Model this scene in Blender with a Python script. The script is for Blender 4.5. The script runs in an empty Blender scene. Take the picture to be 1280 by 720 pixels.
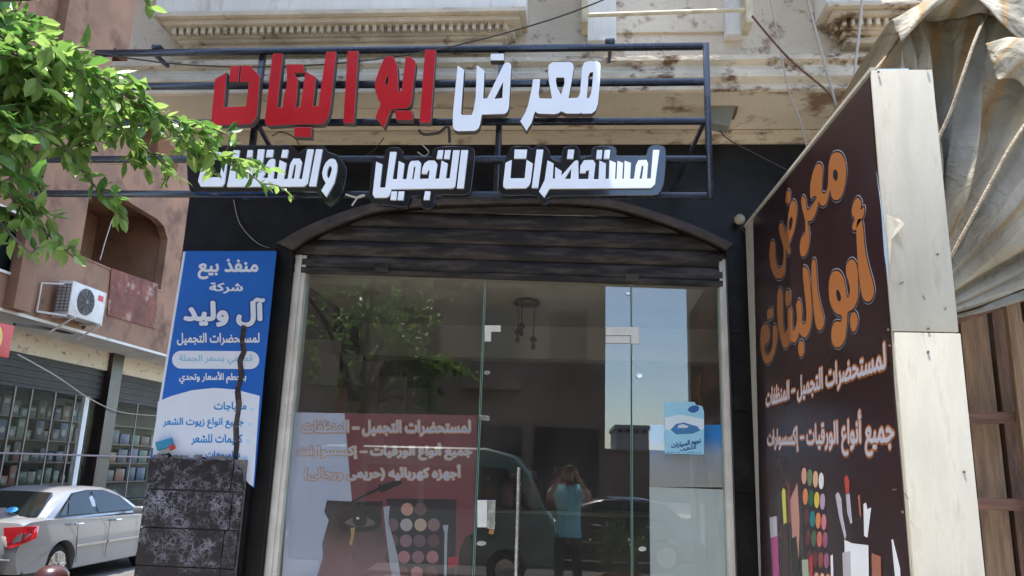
import bpy, bmesh, math, random
import numpy as np
from mathutils import Vector, Matrix, geometry
random.seed(7)
R = math.radians
scene = bpy.context.scene
col = scene.collection

# ------------------------------------------------------------------ camera, sky, sun, exposure
CAM = Vector((0.0, -5.3, 1.72))
FPX = 960.0                                   # focal length in pixels of the 1280 px wide picture
up_c = Vector((134, 4120, -960)).normalized()  # world up, depth and right as seen in camera axes
d_c = Vector((75, -225, -960)); d_c = (d_c - up_c * d_c.dot(up_c)).normalized()
r_c = d_c.cross(up_c).normalized()
ROT = Matrix((r_c, d_c, up_c))
cam_d = bpy.data.cameras.new('camera')
cam_d.sensor_width = 36; cam_d.lens = 36 * FPX / 1280
cam_d.clip_start = 0.02; cam_d.clip_end = 500
cam = bpy.data.objects.new('camera', cam_d); col.objects.link(cam)
cam.matrix_world = Matrix.Translation(CAM) @ ROT.to_4x4()
scene.camera = cam

SUN = Vector((-0.13, -0.11, 1.0)).normalized()   # direction towards the sun
world = bpy.data.worlds.new('World'); scene.world = world; world.use_nodes = True
wn = world.node_tree
sky = wn.nodes.new('ShaderNodeTexSky'); sky.sky_type = 'NISHITA'; sky.sun_disc = False
sky.sun_elevation = math.asin(SUN.z); sky.sun_rotation = math.atan2(SUN.x, SUN.y)
sky.air_density = 1.0; sky.dust_density = 0.8; sky.ozone_density = 1.6
wn.links.new(sky.outputs[0], wn.nodes['Background'].inputs[0])
wn.nodes['Background'].inputs[1].default_value = 0.15
sun_d = bpy.data.lights.new('sun', 'SUN'); sun_d.energy = 2.1; sun_d.angle = R(0.5); sun_d.color = (1, 0.95, 0.87)
sun = bpy.data.objects.new('sun', sun_d); col.objects.link(sun)
sun.rotation_euler = SUN.to_track_quat('Z', 'Y').to_euler()
scene.view_settings.view_transform = 'Standard'; scene.view_settings.look = 'None'
scene.view_settings.exposure = 2.3; scene.view_settings.gamma = 1
try: scene.view_settings.use_curve_mapping = False
except Exception: pass
scene.cycles.max_bounces = 8; scene.cycles.transparent_max_bounces = 12

# ------------------------------------------------------------------ picture point -> point on a real plane
def ray(px, py):
    return ROT @ Vector(((px - 640) / FPX, (360 - py) / FPX, -1.0))
def atY(px, py, Y):
    d = ray(px, py); return CAM + d * ((Y - CAM.y) / d.y)
def atX(px, py, X):
    d = ray(px, py); return CAM + d * ((X - CAM.x) / d.x)
def atZ(px, py, Z):
    d = ray(px, py); return CAM + d * ((Z - CAM.z) / d.z)
def project(p):
    c = ROT.transposed() @ (Vector(p) - CAM)
    if c.z > -0.05: return None
    return (640 + FPX * c.x / -c.z, 360 - FPX * c.y / -c.z)

# ------------------------------------------------------------------ materials
def mat(name, color, rough=0.6, var=0.0, vscale=6.0, color2=None, c2scale=3.0, c2lo=0.5, c2hi=0.65, bump=0.0, bscale=40.0,
        metal=0.0, coat=0.0, spec=0.5, stretch=(1, 1, 1), detail=6.0, c2gx=0.0):
    m = bpy.data.materials.new(name); m.use_nodes = True
    nt = m.node_tree; n = nt.nodes; L = nt.links
    b = n['Principled BSDF']
    b.inputs['Base Color'].default_value = (*color, 1); b.inputs['Roughness'].default_value = rough
    b.inputs['Metallic'].default_value = metal; b.inputs['Coat Weight'].default_value = coat
    b.inputs['Specular IOR Level'].default_value = spec
    tc = n.new('ShaderNodeTexCoord'); mp = n.new('ShaderNodeMapping'); mp.inputs['Scale'].default_value = stretch
    L.new(tc.outputs['Object'], mp.inputs[0])
    src = None
    if var > 0:
        no = n.new('ShaderNodeTexNoise'); no.inputs['Scale'].default_value = vscale; no.inputs['Detail'].default_value = detail
        L.new(mp.outputs[0], no.inputs['Vector'])
        rp = n.new('ShaderNodeMapRange'); rp.inputs[1].default_value = 0.3; rp.inputs[2].default_value = 0.7
        rp.inputs[3].default_value = 1 - var; rp.inputs[4].default_value = 1 + var
        L.new(no.outputs['Fac'], rp.inputs[0])
        mx = n.new('ShaderNodeVectorMath'); mx.operation = 'SCALE'; mx.inputs[0].default_value = color
        L.new(rp.outputs[0], mx.inputs['Scale']); src = mx.outputs[0]
        rr = n.new('ShaderNodeMapRange'); rr.inputs[3].default_value = max(0.02, rough - 0.12); rr.inputs[4].default_value = min(1, rough + 0.12)
        L.new(no.outputs['Fac'], rr.inputs[0]); L.new(rr.outputs[0], b.inputs['Roughness'])
    if color2:
        n2 = n.new('ShaderNodeTexNoise'); n2.inputs['Scale'].default_value = c2scale; n2.inputs['Detail'].default_value = 9; n2.inputs['Roughness'].default_value = 0.65
        L.new(mp.outputs[0], n2.inputs['Vector'])
        r2 = n.new('ShaderNodeMapRange'); r2.inputs[1].default_value = c2lo; r2.inputs[2].default_value = c2hi
        if c2gx:
            sx = n.new('ShaderNodeSeparateXYZ'); L.new(tc.outputs['Object'], sx.inputs[0]); gx = n.new('ShaderNodeMapRange'); gx.inputs[1].default_value = -0.6; gx.inputs[2].default_value = 1.6; gx.inputs[4].default_value = c2gx
            L.new(sx.outputs['X'], gx.inputs[0]); aa = n.new('ShaderNodeMath'); aa.operation = 'ADD'; L.new(n2.outputs['Fac'], aa.inputs[0]); L.new(gx.outputs[0], aa.inputs[1]); L.new(aa.outputs[0], r2.inputs[0])
        else: L.new(n2.outputs['Fac'], r2.inputs[0])
        mix = n.new('ShaderNodeMix'); mix.data_type = 'RGBA'
        L.new(r2.outputs[0], mix.inputs[0])
        if src: L.new(src, mix.inputs[6])
        else: mix.inputs[6].default_value = (*color, 1)
        mix.inputs[7].default_value = (*color2, 1); src = mix.outputs[2]
    if src: L.new(src, b.inputs['Base Color'])
    if bump > 0:
        nb = n.new('ShaderNodeTexNoise'); nb.inputs['Scale'].default_value = bscale; nb.inputs['Detail'].default_value = 8
        L.new(mp.outputs[0], nb.inputs['Vector'])
        bp = n.new('ShaderNodeBump'); bp.inputs['Strength'].default_value = bump; bp.inputs['Distance'].default_value = 0.02
        L.new(nb.outputs['Fac'], bp.inputs['Height']); L.new(bp.outputs[0], b.inputs['Normal'])
    return m

def glass_mat(name, refl=0.09, tint=(0.95, 0.97, 0.96), rough=0.0, fres=1.0, dust=1.0):
    m = bpy.data.materials.new(name); m.use_nodes = True
    nt = m.node_tree; n = nt.nodes; L = nt.links
    n.remove(n['Principled BSDF'])
    tr = n.new('ShaderNodeBsdfTransparent'); tr.inputs[0].default_value = (*tint, 1)
    gl = n.new('ShaderNodeBsdfGlossy'); gl.inputs['Roughness'].default_value = rough
    fr = n.new('ShaderNodeFresnel'); ge = n.new('ShaderNodeNewGeometry'); im = n.new('ShaderNodeMapRange'); im.inputs[3].default_value = 1.5; im.inputs[4].default_value = 1 / 1.5
    L.new(ge.outputs['Backfacing'], im.inputs[0]); L.new(im.outputs[0], fr.inputs[0])   # both faces of the sheet act as air to glass
    ad = n.new('ShaderNodeMath'); ad.operation = 'MULTIPLY_ADD'; ad.use_clamp = True; ad.inputs[1].default_value = fres; ad.inputs[2].default_value = refl
    L.new(fr.outputs[0], ad.inputs[0])
    mx = n.new('ShaderNodeMixShader'); L.new(ad.outputs[0], mx.inputs[0]); L.new(tr.outputs[0], mx.inputs[1]); L.new(gl.outputs[0], mx.inputs[2])
    # thin dust on the pane
    df = n.new('ShaderNodeBsdfDiffuse'); df.inputs[0].default_value = (0.45, 0.42, 0.37, 1)
    tc = n.new('ShaderNodeTexCoord'); no = n.new('ShaderNodeTexNoise'); no.inputs['Scale'].default_value = 2.2; no.inputs['Detail'].default_value = 8
    L.new(tc.outputs['Object'], no.inputs['Vector'])
    mr = n.new('ShaderNodeMapRange'); mr.inputs[1].default_value = 0.35; mr.inputs[2].default_value = 0.8; mr.inputs[3].default_value = 0.012 * dust; mr.inputs[4].default_value = 0.05 * dust
    L.new(no.outputs['Fac'], mr.inputs[0])
    m2 = n.new('ShaderNodeMixShader'); L.new(mr.outputs[0], m2.inputs[0]); L.new(mx.outputs[0], m2.inputs[1]); L.new(df.outputs[0], m2.inputs[2])
    L.new(m2.outputs[0], n['Material Output'].inputs[0])
    return m

def leaf_mat(name, c1, c2):
    m = bpy.data.materials.new(name); m.use_nodes = True
    nt = m.node_tree; n = nt.nodes; L = nt.links; b = n['Principled BSDF']
    geo = n.new('ShaderNodeNewGeometry'); rp = n.new('ShaderNodeMix'); rp.data_type = 'RGBA'
    rp.inputs[6].default_value = (*c1, 1); rp.inputs[7].default_value = (*c2, 1)
    L.new(geo.outputs['Random Per Island'], rp.inputs[0])
    L.new(rp.outputs[2], b.inputs['Base Color']); b.inputs['Roughness'].default_value = 0.27
    t = n.new('ShaderNodeBsdfTranslucent')
    hs = n.new('ShaderNodeHueSaturation'); hs.inputs['Value'].default_value = 2.3; hs.inputs['Saturation'].default_value = 1.05; hs.inputs['Hue'].default_value = 0.505
    L.new(rp.outputs[2], hs.inputs['Color']); L.new(hs.outputs[0], t.inputs[0])
    mx = n.new('ShaderNodeMixShader'); mx.inputs[0].default_value = 0.44
    L.new(b.outputs[0], mx.inputs[1]); L.new(t.outputs[0], mx.inputs[2]); L.new(mx.outputs[0], n['Material Output'].inputs[0])
    return m

def tile_mat(name, base, vein, grout=None, vlo=0.035, scale=5.0, rough=0.18, amount=0.75):
    """polished black stone with broken pale veins"""
    m = bpy.data.materials.new(name); m.use_nodes = True
    nt = m.node_tree; n = nt.nodes; L = nt.links; b = n['Principled BSDF']
    tc = n.new('ShaderNodeTexCoord')
    nz = n.new('ShaderNodeTexNoise'); nz.inputs['Scale'].default_value = scale; nz.inputs['Detail'].default_value = 10; nz.inputs['Roughness'].default_value = 0.72
    nz.inputs['Distortion'].default_value = 0.5
    L.new(tc.outputs['Object'], nz.inputs['Vector'])
    sb = n.new('ShaderNodeMath'); sb.operation = 'SUBTRACT'; sb.inputs[1].default_value = 0.5; L.new(nz.outputs['Fac'], sb.inputs[0])
    ab = n.new('ShaderNodeMath'); ab.operation = 'ABSOLUTE'; L.new(sb.outputs[0], ab.inputs[0])
    mr = n.new('ShaderNodeMapRange'); mr.inputs[1].default_value = 0.0; mr.inputs[2].default_value = vlo; mr.inputs[3].default_value = amount; mr.inputs[4].default_value = 0
    L.new(ab.outputs[0], mr.inputs[0])
    dv = n.new('ShaderNodeTexNoise'); dv.inputs['Scale'].default_value = 7; dv.inputs['Detail'].default_value = 6; L.new(tc.outputs['Object'], dv.inputs['Vector'])
    dm = n.new('ShaderNodeVectorMath'); dm.operation = 'MULTIPLY_ADD'; dm.inputs[1].default_value = (.22, .22, .22); L.new(dv.outputs['Color'], dm.inputs[0]); L.new(tc.outputs['Object'], dm.inputs[2])
    vo_ = n.new('ShaderNodeTexVoronoi'); vo_.feature = 'DISTANCE_TO_EDGE'; vo_.inputs['Scale'].default_value = 15; L.new(dm.outputs[0], vo_.inputs['Vector'])
    vr = n.new('ShaderNodeMapRange'); vr.inputs[1].default_value = 0.0; vr.inputs[2].default_value = 0.07; vr.inputs[3].default_value = amount; vr.inputs[4].default_value = 0; L.new(vo_.outputs['Distance'], vr.inputs[0])
    mxx = n.new('ShaderNodeMath'); mxx.operation = 'MAXIMUM'; L.new(mr.outputs[0], mxx.inputs[0]); L.new(vr.outputs[0], mxx.inputs[1])
    n2 = n.new('ShaderNodeTexNoise'); n2.inputs['Scale'].default_value = 5; n2.inputs['Detail'].default_value = 8; n2.inputs['Roughness'].default_value = .75; L.new(tc.outputs['Object'], n2.inputs['Vector'])
    m3 = n.new('ShaderNodeMapRange'); m3.inputs[1].default_value = 0.44; m3.inputs[2].default_value = 0.66; L.new(n2.outputs['Fac'], m3.inputs[0])
    mu = n.new('ShaderNodeMath'); mu.operation = 'MULTIPLY'; L.new(mxx.outputs[0], mu.inputs[0]); L.new(m3.outputs[0], mu.inputs[1])
    mx = n.new('ShaderNodeMix'); mx.data_type = 'RGBA'; mx.inputs[6].default_value = (*base, 1); mx.inputs[7].default_value = (*vein, 1)
    L.new(mu.outputs[0], mx.inputs[0]); L.new(mx.outputs[2], b.inputs['Base Color'])
    b.inputs['Roughness'].default_value = rough
    return m

M = dict(
    cream=mat('cream plaster', (0.64, 0.56, 0.44), 0.85, 0.14, 2.5, (0.24, 0.16, 0.11), 5.0, 0.565, 0.67, 0.35, 30, c2gx=0.05),
    cream_dirty=mat('dirty cream plaster', (0.58, 0.50, 0.38), 0.9, 0.2, 4, (0.16, 0.09, 0.05), 5.5, 0.57, 0.68, 0.6, 22, stretch=(1, 1, 1.8), c2gx=0.08),
    cream_beam=mat('cream painted beam', (0.62, 0.54, 0.41), 0.8, 0.10, 1.6, (0.24, 0.15, 0.09), 3.2, 0.58, 0.70, 0.3, 25, stretch=(1, 1, 2.2), c2gx=0.09),
    white_wall=mat('weathered white paint', (0.76, 0.74, 0.69), 0.8, 0.08, 3, (0.40, 0.33, 0.26), 3.4, 0.55, 0.80, 0.2, 30, stretch=(2.5, 1, 0.5)),
    black_wall=mat('black wall cladding', (0.006, 0.006, 0.0065), 0.4, 0.5, 3, (0.018, 0.016, 0.014), 6, 0.48, 0.75, 0.12, 12, spec=0.3),
    marble=tile_mat('black veined marble', (0.026, 0.022, 0.023), (0.42, 0.40, 0.47), scale=16, vlo=0.035, rough=0.25, amount=1.0),
    grout=mat('grey mortar', (0.16, 0.145, 0.14), 0.95, 0.3, 30, bump=0.5),
    moulding=mat('brown stone moulding', (0.06, 0.047, 0.042), 0.7, 0.4, 9, (0.13, 0.11, 0.10), 7, 0.55, 0.75, 0.5, 30),
    shutter=mat('dark brown painted steel', (0.02, 0.016, 0.0135), 0.75, 0.5, 5, (0.10, 0.082, 0.068), 5.0, 0.46, 0.74, 0.2, 25, stretch=(0.7, 1, 4)),
    frame_cream=mat('cream painted door frame', (0.62, 0.58, 0.50), 0.55, 0.12, 8, (0.34, 0.28, 0.22), 9, 0.62, 0.8, 0.15, 40),
    glass=glass_mat('shop glass', 0.03),
    glass_clear=glass_mat('thin shop window glass', 0.0, fres=0.08, dust=0.08),
    glass_edge=mat('green glass edge', (0.25, 0.42, 0.36), 0.2),
    dark_glass=mat('dark window glass', (0.012, 0.016, 0.015), 0.04, spec=0.4),
    steel=mat('brushed steel', (0.62, 0.62, 0.60), 0.25, 0.1, 30, metal=1.0),
    white_patch=mat('white lacquered fitting', (0.72, 0.71, 0.66), 0.35, 0.06, 20),
    chrome=mat('chrome', (0.75, 0.75, 0.75), 0.12, metal=1.0),
    black_plastic=mat('black plastic', (0.015, 0.015, 0.016), 0.45),
    sign_bar=mat('blue black steel tube', (0.018, 0.022, 0.034), 0.28, 0.3, 8, coat=0.3),
    red=mat('red acrylic', (0.44, 0.009, 0.014), 0.2, 0.10, 3, (0.38, 0.08, 0.07), 12, 0.64, 0.8, coat=0.5),
    sign_white=mat('white acrylic', (0.80, 0.82, 0.84), 0.16, 0.03, 4, coat=0.5),
    sign_side=mat('brown grey letter edge', (0.10, 0.085, 0.08), 0.5),
    board=mat('black acrylic backing', (0.010, 0.011, 0.014), 0.10, 0.3, 5, coat=0.6),
    brown_wall=mat('brown pink plaster', (0.25, 0.135, 0.08), 0.9, 0.18, 1.2, (0.13, 0.065, 0.04), 1.3, 0.5, 0.68, 0.3, 20),
    brown_peel=mat('peeling red brown paint', (0.17, 0.06, 0.04), 0.9, 0.4, 3, (0.34, 0.20, 0.15), 2.4, 0.55, 0.62, 0.6, 14),
    soffit=mat('pale concrete soffit', (0.62, 0.58, 0.50), 0.9, 0.12, 1.5, (0.36, 0.32, 0.27), 1.4, 0.58, 0.72, 0.3, 12),
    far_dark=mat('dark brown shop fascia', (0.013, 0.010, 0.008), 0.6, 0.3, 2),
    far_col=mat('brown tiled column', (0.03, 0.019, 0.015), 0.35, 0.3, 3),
    asphalt=mat('dusty asphalt', (0.11, 0.10, 0.09), 0.9, 0.3, 2, (0.10, 0.09, 0.08), 0.8, 0.5, 0.75, 0.4, 60),
    paving=mat('dusty paving', (0.42, 0.38, 0.32), 0.9, 0.2, 2, (0.17, 0.15, 0.13), 1.4, 0.5, 0.75, 0.4, 40),
    kerb=mat('kerb stone', (0.32, 0.30, 0.27), 0.85, 0.2, 6, bump=0.4),
    bark=mat('grey brown bark', (0.10, 0.075, 0.055), 0.9, 0.35, 14, bump=0.8, bscale=35),
    leaf=leaf_mat('ficus leaf', (0.05, 0.115, 0.024), (0.19, 0.27, 0.075)),
    leaf_dark=leaf_mat('dark leaf', (0.022, 0.06, 0.012), (0.05, 0.10, 0.02)),
    timber=mat('old brown timber', (0.17, 0.095, 0.06), 0.8, 0.35, 5, (0.09, 0.05, 0.035), 3, 0.5, 0.7, 0.5, 20, stretch=(9, 9, 1)),
    timber_h=mat('reddish timber rail', (0.20, 0.10, 0.07), 0.8, 0.3, 5, (0.10, 0.055, 0.04), 3, 0.5, 0.7, 0.5, 20, stretch=(1, 1, 12)),
    plank_light=mat('pale timber plank', (0.27, 0.17, 0.10), 0.8, 0.3, 4, (0.15, 0.09, 0.06), 2.5, 0.5, 0.7, 0.4, 20, stretch=(9, 9, 1)),
    ply=mat('cream painted panel sheet', (0.47, 0.44, 0.36), 0.8, 0.10, 5, (0.32, 0.27, 0.20), 5.0, 0.54, 0.80, 0.08, 45, stretch=(3, 3, 0.6), spec=0.25),
    print_brown=mat('dark brown vinyl print', (0.028, 0.0125, 0.0135), 0.3, 0.2, 1.2),
    print_orange=mat('orange vinyl print', (0.37, 0.135, 0.04), 0.35, 0.06, 3),
    print_black=mat('black print', (0.012, 0.010, 0.012), 0.4),
    print_pale=mat('pale lilac print', (0.40, 0.40, 0.46), 0.4),
    print_white=mat('white print', (0.66, 0.69, 0.74), 0.4, 0.03, 6),
    print_cream=mat('cream print', (0.70, 0.60, 0.46), 0.4),
    print_blue=mat('blue vinyl print', (0.008, 0.11, 0.44), 0.4, 0.07, 2.5),
    print_navy=mat('dark blue print', (0.008, 0.05, 0.26), 0.4),
    print_textblue=mat('text blue print', (0.02, 0.22, 0.52), 0.4),
    pill_blue=mat('faded blue print', (0.24, 0.48, 0.62), 0.4),
    print_paleblue=mat('pale blue print', (0.45, 0.66, 0.82), 0.4),
    tear=mat('torn strip showing dark adhesive', (0.035, 0.025, 0.025), 0.9, 0.5, 30, (0.10, 0.075, 0.07), 12, 0.5, 0.6, 0.8, 40),
    poster_red=mat('wine red poster print', (0.20, 0.048, 0.058), 0.45, 0.06, 2),
    poster_lilac=mat('pale lilac poster print', (0.50, 0.51, 0.64), 0.45, 0.05, 2),
    skin_print=mat('dark skin tone print', (0.085, 0.045, 0.045), 0.5, 0.3, 6),
    skin_pink=mat('pink skin tone print', (0.38, 0.20, 0.22), 0.5, 0.15, 6),
    car=mat('silver car paint', (0.29, 0.295, 0.30), 0.30, 0.02, 1.2, metal=0.3, coat=0.7),
    tyre=mat('tyre rubber', (0.018, 0.017, 0.016), 0.85),
    tail=mat('red lamp lens', (0.48, 0.012, 0.02), 0.1, coat=1.0),
    lens=mat('clear lamp lens', (0.55, 0.50, 0.44), 0.1, coat=1.0),
    rubber=mat('brown moulded plastic', (0.06, 0.024, 0.024), 0.35, 0.3, 8),
    ac_white=mat('dusty white enamel', (0.60, 0.56, 0.50), 0.55, 0.1, 6, (0.40, 0.30, 0.24), 4, 0.55, 0.75),
    ac_grey=mat('grey fan grille', (0.15, 0.13, 0.12), 0.6),
    red_sign=mat('red sign sheet', (0.52, 0.03, 0.02), 0.5, 0.05, 2),
    yellow=mat('yellow print', (0.75, 0.48, 0.06), 0.5),
    interior=mat('brown interior wall', (0.085, 0.058, 0.045), 0.8, 0.2, 1.5),
    interior_ceiling=mat('interior ceiling paint', (0.55, 0.50, 0.42), 0.85, 0.06, 2),
    interior_floor=mat('interior floor tile', (0.22, 0.18, 0.15), 0.35, 0.1, 2),
    white_board=mat('white melamine board', (0.66, 0.70, 0.69), 0.4, 0.04, 3),
    bronze=mat('dark bronze', (0.05, 0.035, 0.025), 0.4, metal=0.6),
    cable=mat('dusty dark cable', (0.05, 0.045, 0.04), 0.7),
    cable_pale=mat('pale cable', (0.40, 0.36, 0.30), 0.7),
    rope=mat('pale rope', (0.30, 0.24, 0.17), 0.9, 0.3, 40, bump=0.6, bscale=90),
    pipe=mat('cream painted pipe', (0.55, 0.48, 0.33), 0.6, 0.2, 12, (0.22, 0.14, 0.09), 9, 0.58, 0.75),
    flood=mat('grey green enamel', (0.20, 0.21, 0.18), 0.5, 0.15, 10),
    flood_brown=mat('rusty brown steel', (0.15, 0.075, 0.05), 0.8, 0.3, 15),
    teal_shirt=mat('teal cotton', (0.16, 0.50, 0.58), 0.9, 0.06, 6),
    trousers=mat('dark denim', (0.02, 0.022, 0.03), 0.9),
    skin=mat('skin', (0.30, 0.165, 0.105), 0.55),
    hair=mat('black hair', (0.012, 0.010, 0.009), 0.6),
    van=mat('pale green grey van paint', (0.10, 0.16, 0.14), 0.3, 0.04, 2, coat=0.6),
    car_dark=mat('black car paint', (0.02, 0.02, 0.022), 0.2, coat=0.8),
    opp_a=mat('brown rendered facade', (0.21, 0.145, 0.105), 0.9, 0.15, 0.5, (0.12, 0.08, 0.06), 0.4, 0.5, 0.7),
    opp_b=mat('grey brown facade', (0.24, 0.19, 0.15), 0.9, 0.15, 0.5),
    opp_c=mat('far tower facade', (0.30, 0.27, 0.25), 0.9, 0.1, 0.3),
    terracotta=mat('terracotta', (0.30, 0.12, 0.07), 0.8, 0.15, 6),
)
def flat(name, c, rough=0.45):
    k = 'flat ' + name
    if k not in M: M[k] = mat(name, c, rough, 0.06, 6)
    return M[k]

# ------------------------------------------------------------------ building helpers
ROOTLOC = {}
def thing(name, label, cat, loc=(0, 0, 0), group=None):
    o = bpy.data.objects.new(name, None); col.objects.link(o); o.location = loc; o.empty_display_size = 0.1
    o['label'] = label; o['category'] = cat
    if group: o['group'] = group
    ROOTLOC[o] = Vector(loc); return o
def tag(o, label, cat, group=None):
    o['label'] = label; o['category'] = cat
    if group: o['group'] = group
    return o
def structure(o): o['kind'] = 'structure'; return o

def link_mesh(name, me, material, parent=None, label=None, smooth=None):
    if material is not None:
        me.materials.clear(); me.materials.append(material)
    o = bpy.data.objects.new(name, me); col.objects.link(o)
    if parent is not None:
        base = ROOTLOC[parent]; ROOTLOC[o] = base
        me.transform(Matrix.Translation(-base)); o.parent = parent
    else: ROOTLOC[o] = Vector((0, 0, 0))
    if label: o['label'] = label
    if smooth:
        for p in me.polygons: p.use_smooth = True
        me.set_sharp_from_angle(angle=R(smooth))
    return o

class MB:
    def __init__(s): s.v = []; s.f = []
    def add(s, vs, fs):
        b = len(s.v); s.v += [Vector(v) for v in vs]; s.f += [tuple(b + i for i in f) for f in fs]; return s
    def box(s, x0, x1, y0, y1, z0, z1):
        vs = [(x, y, z) for x in (x0, x1) for y in (y0, y1) for z in (z0, z1)]
        return s.add(vs, [(0, 1, 3, 2), (4, 6, 7, 5), (0, 4, 5, 1), (2, 3, 7, 6), (0, 2, 6, 4), (1, 5, 7, 3)])
    def obox(s, c, ax, ay, az):       # centre + three half-axis vectors
        c, ax, ay, az = map(Vector, (c, ax, ay, az))
        vs = [c + ax * i + ay * j + az * k for i in (-1, 1) for j in (-1, 1) for k in (-1, 1)]
        return s.add(vs, [(0, 1, 3, 2), (4, 6, 7, 5), (0, 4, 5, 1), (2, 3, 7, 6), (0, 2, 6, 4), (1, 5, 7, 3)])
    def bar(s, a, b, w, h=None, upv=(0, 0, 1)):
        a, b = Vector(a), Vector(b); h = h or w
        d = (b - a); l = d.length / 2; d.normalize(); u = Vector(upv)
        if abs(d.dot(u)) > 0.95: u = Vector((0, 1, 0))
        r = d.cross(u).normalized(); u = r.cross(d)
        return s.obox((a + b) / 2, d * l, r * w / 2, u * h / 2)
    def prism(s, pts, off):            # 3-D polygon pushed along a vector
        off = Vector(off); n = len(pts); pts = [Vector(p) for p in pts]
        vs = pts + [p + off for p in pts]
        fs = [tuple(range(n - 1, -1, -1)), tuple(range(n, 2 * n))] + [(i, (i + 1) % n, n + (i + 1) % n, n + i) for i in range(n)]
        return s.add(vs, fs)
    def tube(s, pts, r, k=8, cap=True):
        pts = [Vector(p) for p in pts]; n = len(pts); rs = r if isinstance(r, (list, tuple)) else [r] * n
        vs = []; fs = []; prev = None
        for i, p in enumerate(pts):
            d = (pts[min(i + 1, n - 1)] - pts[max(i - 1, 0)]).normalized()
            if prev is None: prev = d.orthogonal().normalized()
            a = (prev - d * prev.dot(d)).normalized(); prev = a; b = d.cross(a)
            vs += [p + (a * math.cos(t) + b * math.sin(t)) * rs[i] for t in (2 * math.pi * j / k for j in range(k))]
        for i in range(n - 1):
            for j in range(k): fs.append((i * k + j, i * k + (j + 1) % k, (i + 1) * k + (j + 1) % k, (i + 1) * k + j))
        if cap: fs += [tuple(range(k - 1, -1, -1)), tuple(range((n - 1) * k, n * k))]
        return s.add(vs, fs)
    def lathe(s, c, prof, k=20, axis='z'):   # profile of (r, h)
        c = Vector(c); vs = []; fs = []; n = len(prof)
        for r, h in prof:
            for j in range(k):
                t = 2 * math.pi * j / k; a, b = r * math.cos(t), r * math.sin(t)
                vs.append(c + Vector({'z': (a, b, h), 'y': (a, h, b), 'x': (h, a, b)}[axis]))
        for i in range(n - 1):
            for j in range(k): fs.append((i * k + j, i * k + (j + 1) % k, (i + 1) * k + (j + 1) % k, (i + 1) * k + j))
        fs += [tuple(range(k - 1, -1, -1)), tuple(range((n - 1) * k, n * k))]
        return s.add(vs, fs)
    def grid(s, rows, close=False):
        b = []; n = len(rows); k = len(rows[0]); vs = [p for r in rows for p in r]; fs = []
        for i in range(n - 1):
            for j in range(k - 1 + (1 if close else 0)):
                fs.append((i * k + j, i * k + (j + 1) % k, (i + 1) * k + (j + 1) % k, (i + 1) * k + j))
        return s.add(vs, fs)
    def mesh(s, name, bevel=0, seg=2):
        me = bpy.data.meshes.new(name); bm = bmesh.new()
        bv = [bm.verts.new(v) for v in s.v]
        for f in s.f:
            try: bm.faces.new([bv[i] for i in f])
            except ValueError: pass
        bmesh.ops.recalc_face_normals(bm, faces=bm.faces)
        if bevel:
            es = [e for e in bm.edges if len(e.link_faces) == 2 and e.calc_face_angle(0) > R(25)]
            bmesh.ops.bevel(bm, geom=es, offset=bevel, segments=seg, profile=0.5, affect='EDGES', clamp_overlap=True)
        bm.to_mesh(me); bm.free(); return me
    def build(s, name, material, parent=None, label=None, bevel=0, seg=2, smooth=None):
        return link_mesh(name, s.mesh(name, bevel, seg), material, parent, label, smooth or (25 if bevel else None))

class Plane:                                    # a real plane: origin, right, up, outward normal
    def __init__(s, O, U, V=(0, 0, 1)):
        s.O = Vector(O); s.U = Vector(U).normalized(); s.V = Vector(V).normalized(); s.N = s.U.cross(s.V)
    def hit(s, px, py, lift=0.0):
        d = ray(px, py); o = s.O + s.N * lift
        return CAM + d * ((o - CAM).dot(s.N) / d.dot(s.N))
    def uv(s, px, py):
        p = s.hit(px, py) - s.O; return (p.dot(s.U), p.dot(s.V))
    def world(s, u, v, w=0): return s.O + s.U * u + s.V * v + s.N * w

def crop(ox, oy, k, pts): return [(ox + x / k, oy + y / k) for x, y in pts]

def catmull(P, it=5):
    out = []
    for i in range(len(P) - 1):
        p0, p1, p2, p3 = P[max(0, i - 1)], P[i], P[i + 1], P[min(len(P) - 1, i + 2)]
        for k in range(it):
            t = k / it; out.append(0.5 * ((2 * p1) + (p2 - p0) * t + (2 * p0 - 5 * p1 + 4 * p2 - p3) * t * t + (3 * p1 - p0 - 3 * p2 + p3) * t ** 3))
    out.append(P[-1]); return out
def smooth_loop(p, it=3):
    out = []; n = len(p)
    for i in range(n):
        p0, p1, p2, p3 = (Vector(p[(i + j - 1) % n]) for j in range(4))
        for t in (k / it for k in range(it)):
            out.append(tuple(0.5 * ((2 * p1) + (p2 - p0) * t + (2 * p0 - 5 * p1 + 4 * p2 - p3) * t * t + (3 * p1 - p0 - 3 * p2 + p3) * t ** 3)))
    return out
def inflate(p, d):
    n = len(p); A = sum(p[i][0] * p[(i + 1) % n][1] - p[(i + 1) % n][0] * p[i][1] for i in range(n)); sgn = 1 if A > 0 else -1
    out = []
    for i in range(n):
        a, b, c = Vector(p[i - 1]), Vector(p[i]), Vector(p[(i + 1) % n])
        e1 = (b - a).normalized() if (b - a).length > 1e-9 else Vector((1, 0)); e2 = (c - b).normalized() if (c - b).length > 1e-9 else e1
        nn = Vector((e1.y + e2.y, -e1.x - e2.x))
        if nn.length < 1e-6: nn = Vector((e1.y, -e1.x))
        nn.normalize(); out.append(tuple(b + nn * d * sgn))
    return out

def curve_mesh(cu, name):
    o = bpy.data.objects.new('tmp', cu); col.objects.link(o)
    dg = bpy.context.evaluated_depsgraph_get()
    me = bpy.data.meshes.new_from_object(o.evaluated_get(dg)); me.name = name
    bpy.data.objects.remove(o); bpy.data.curves.remove(cu); return me

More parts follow.
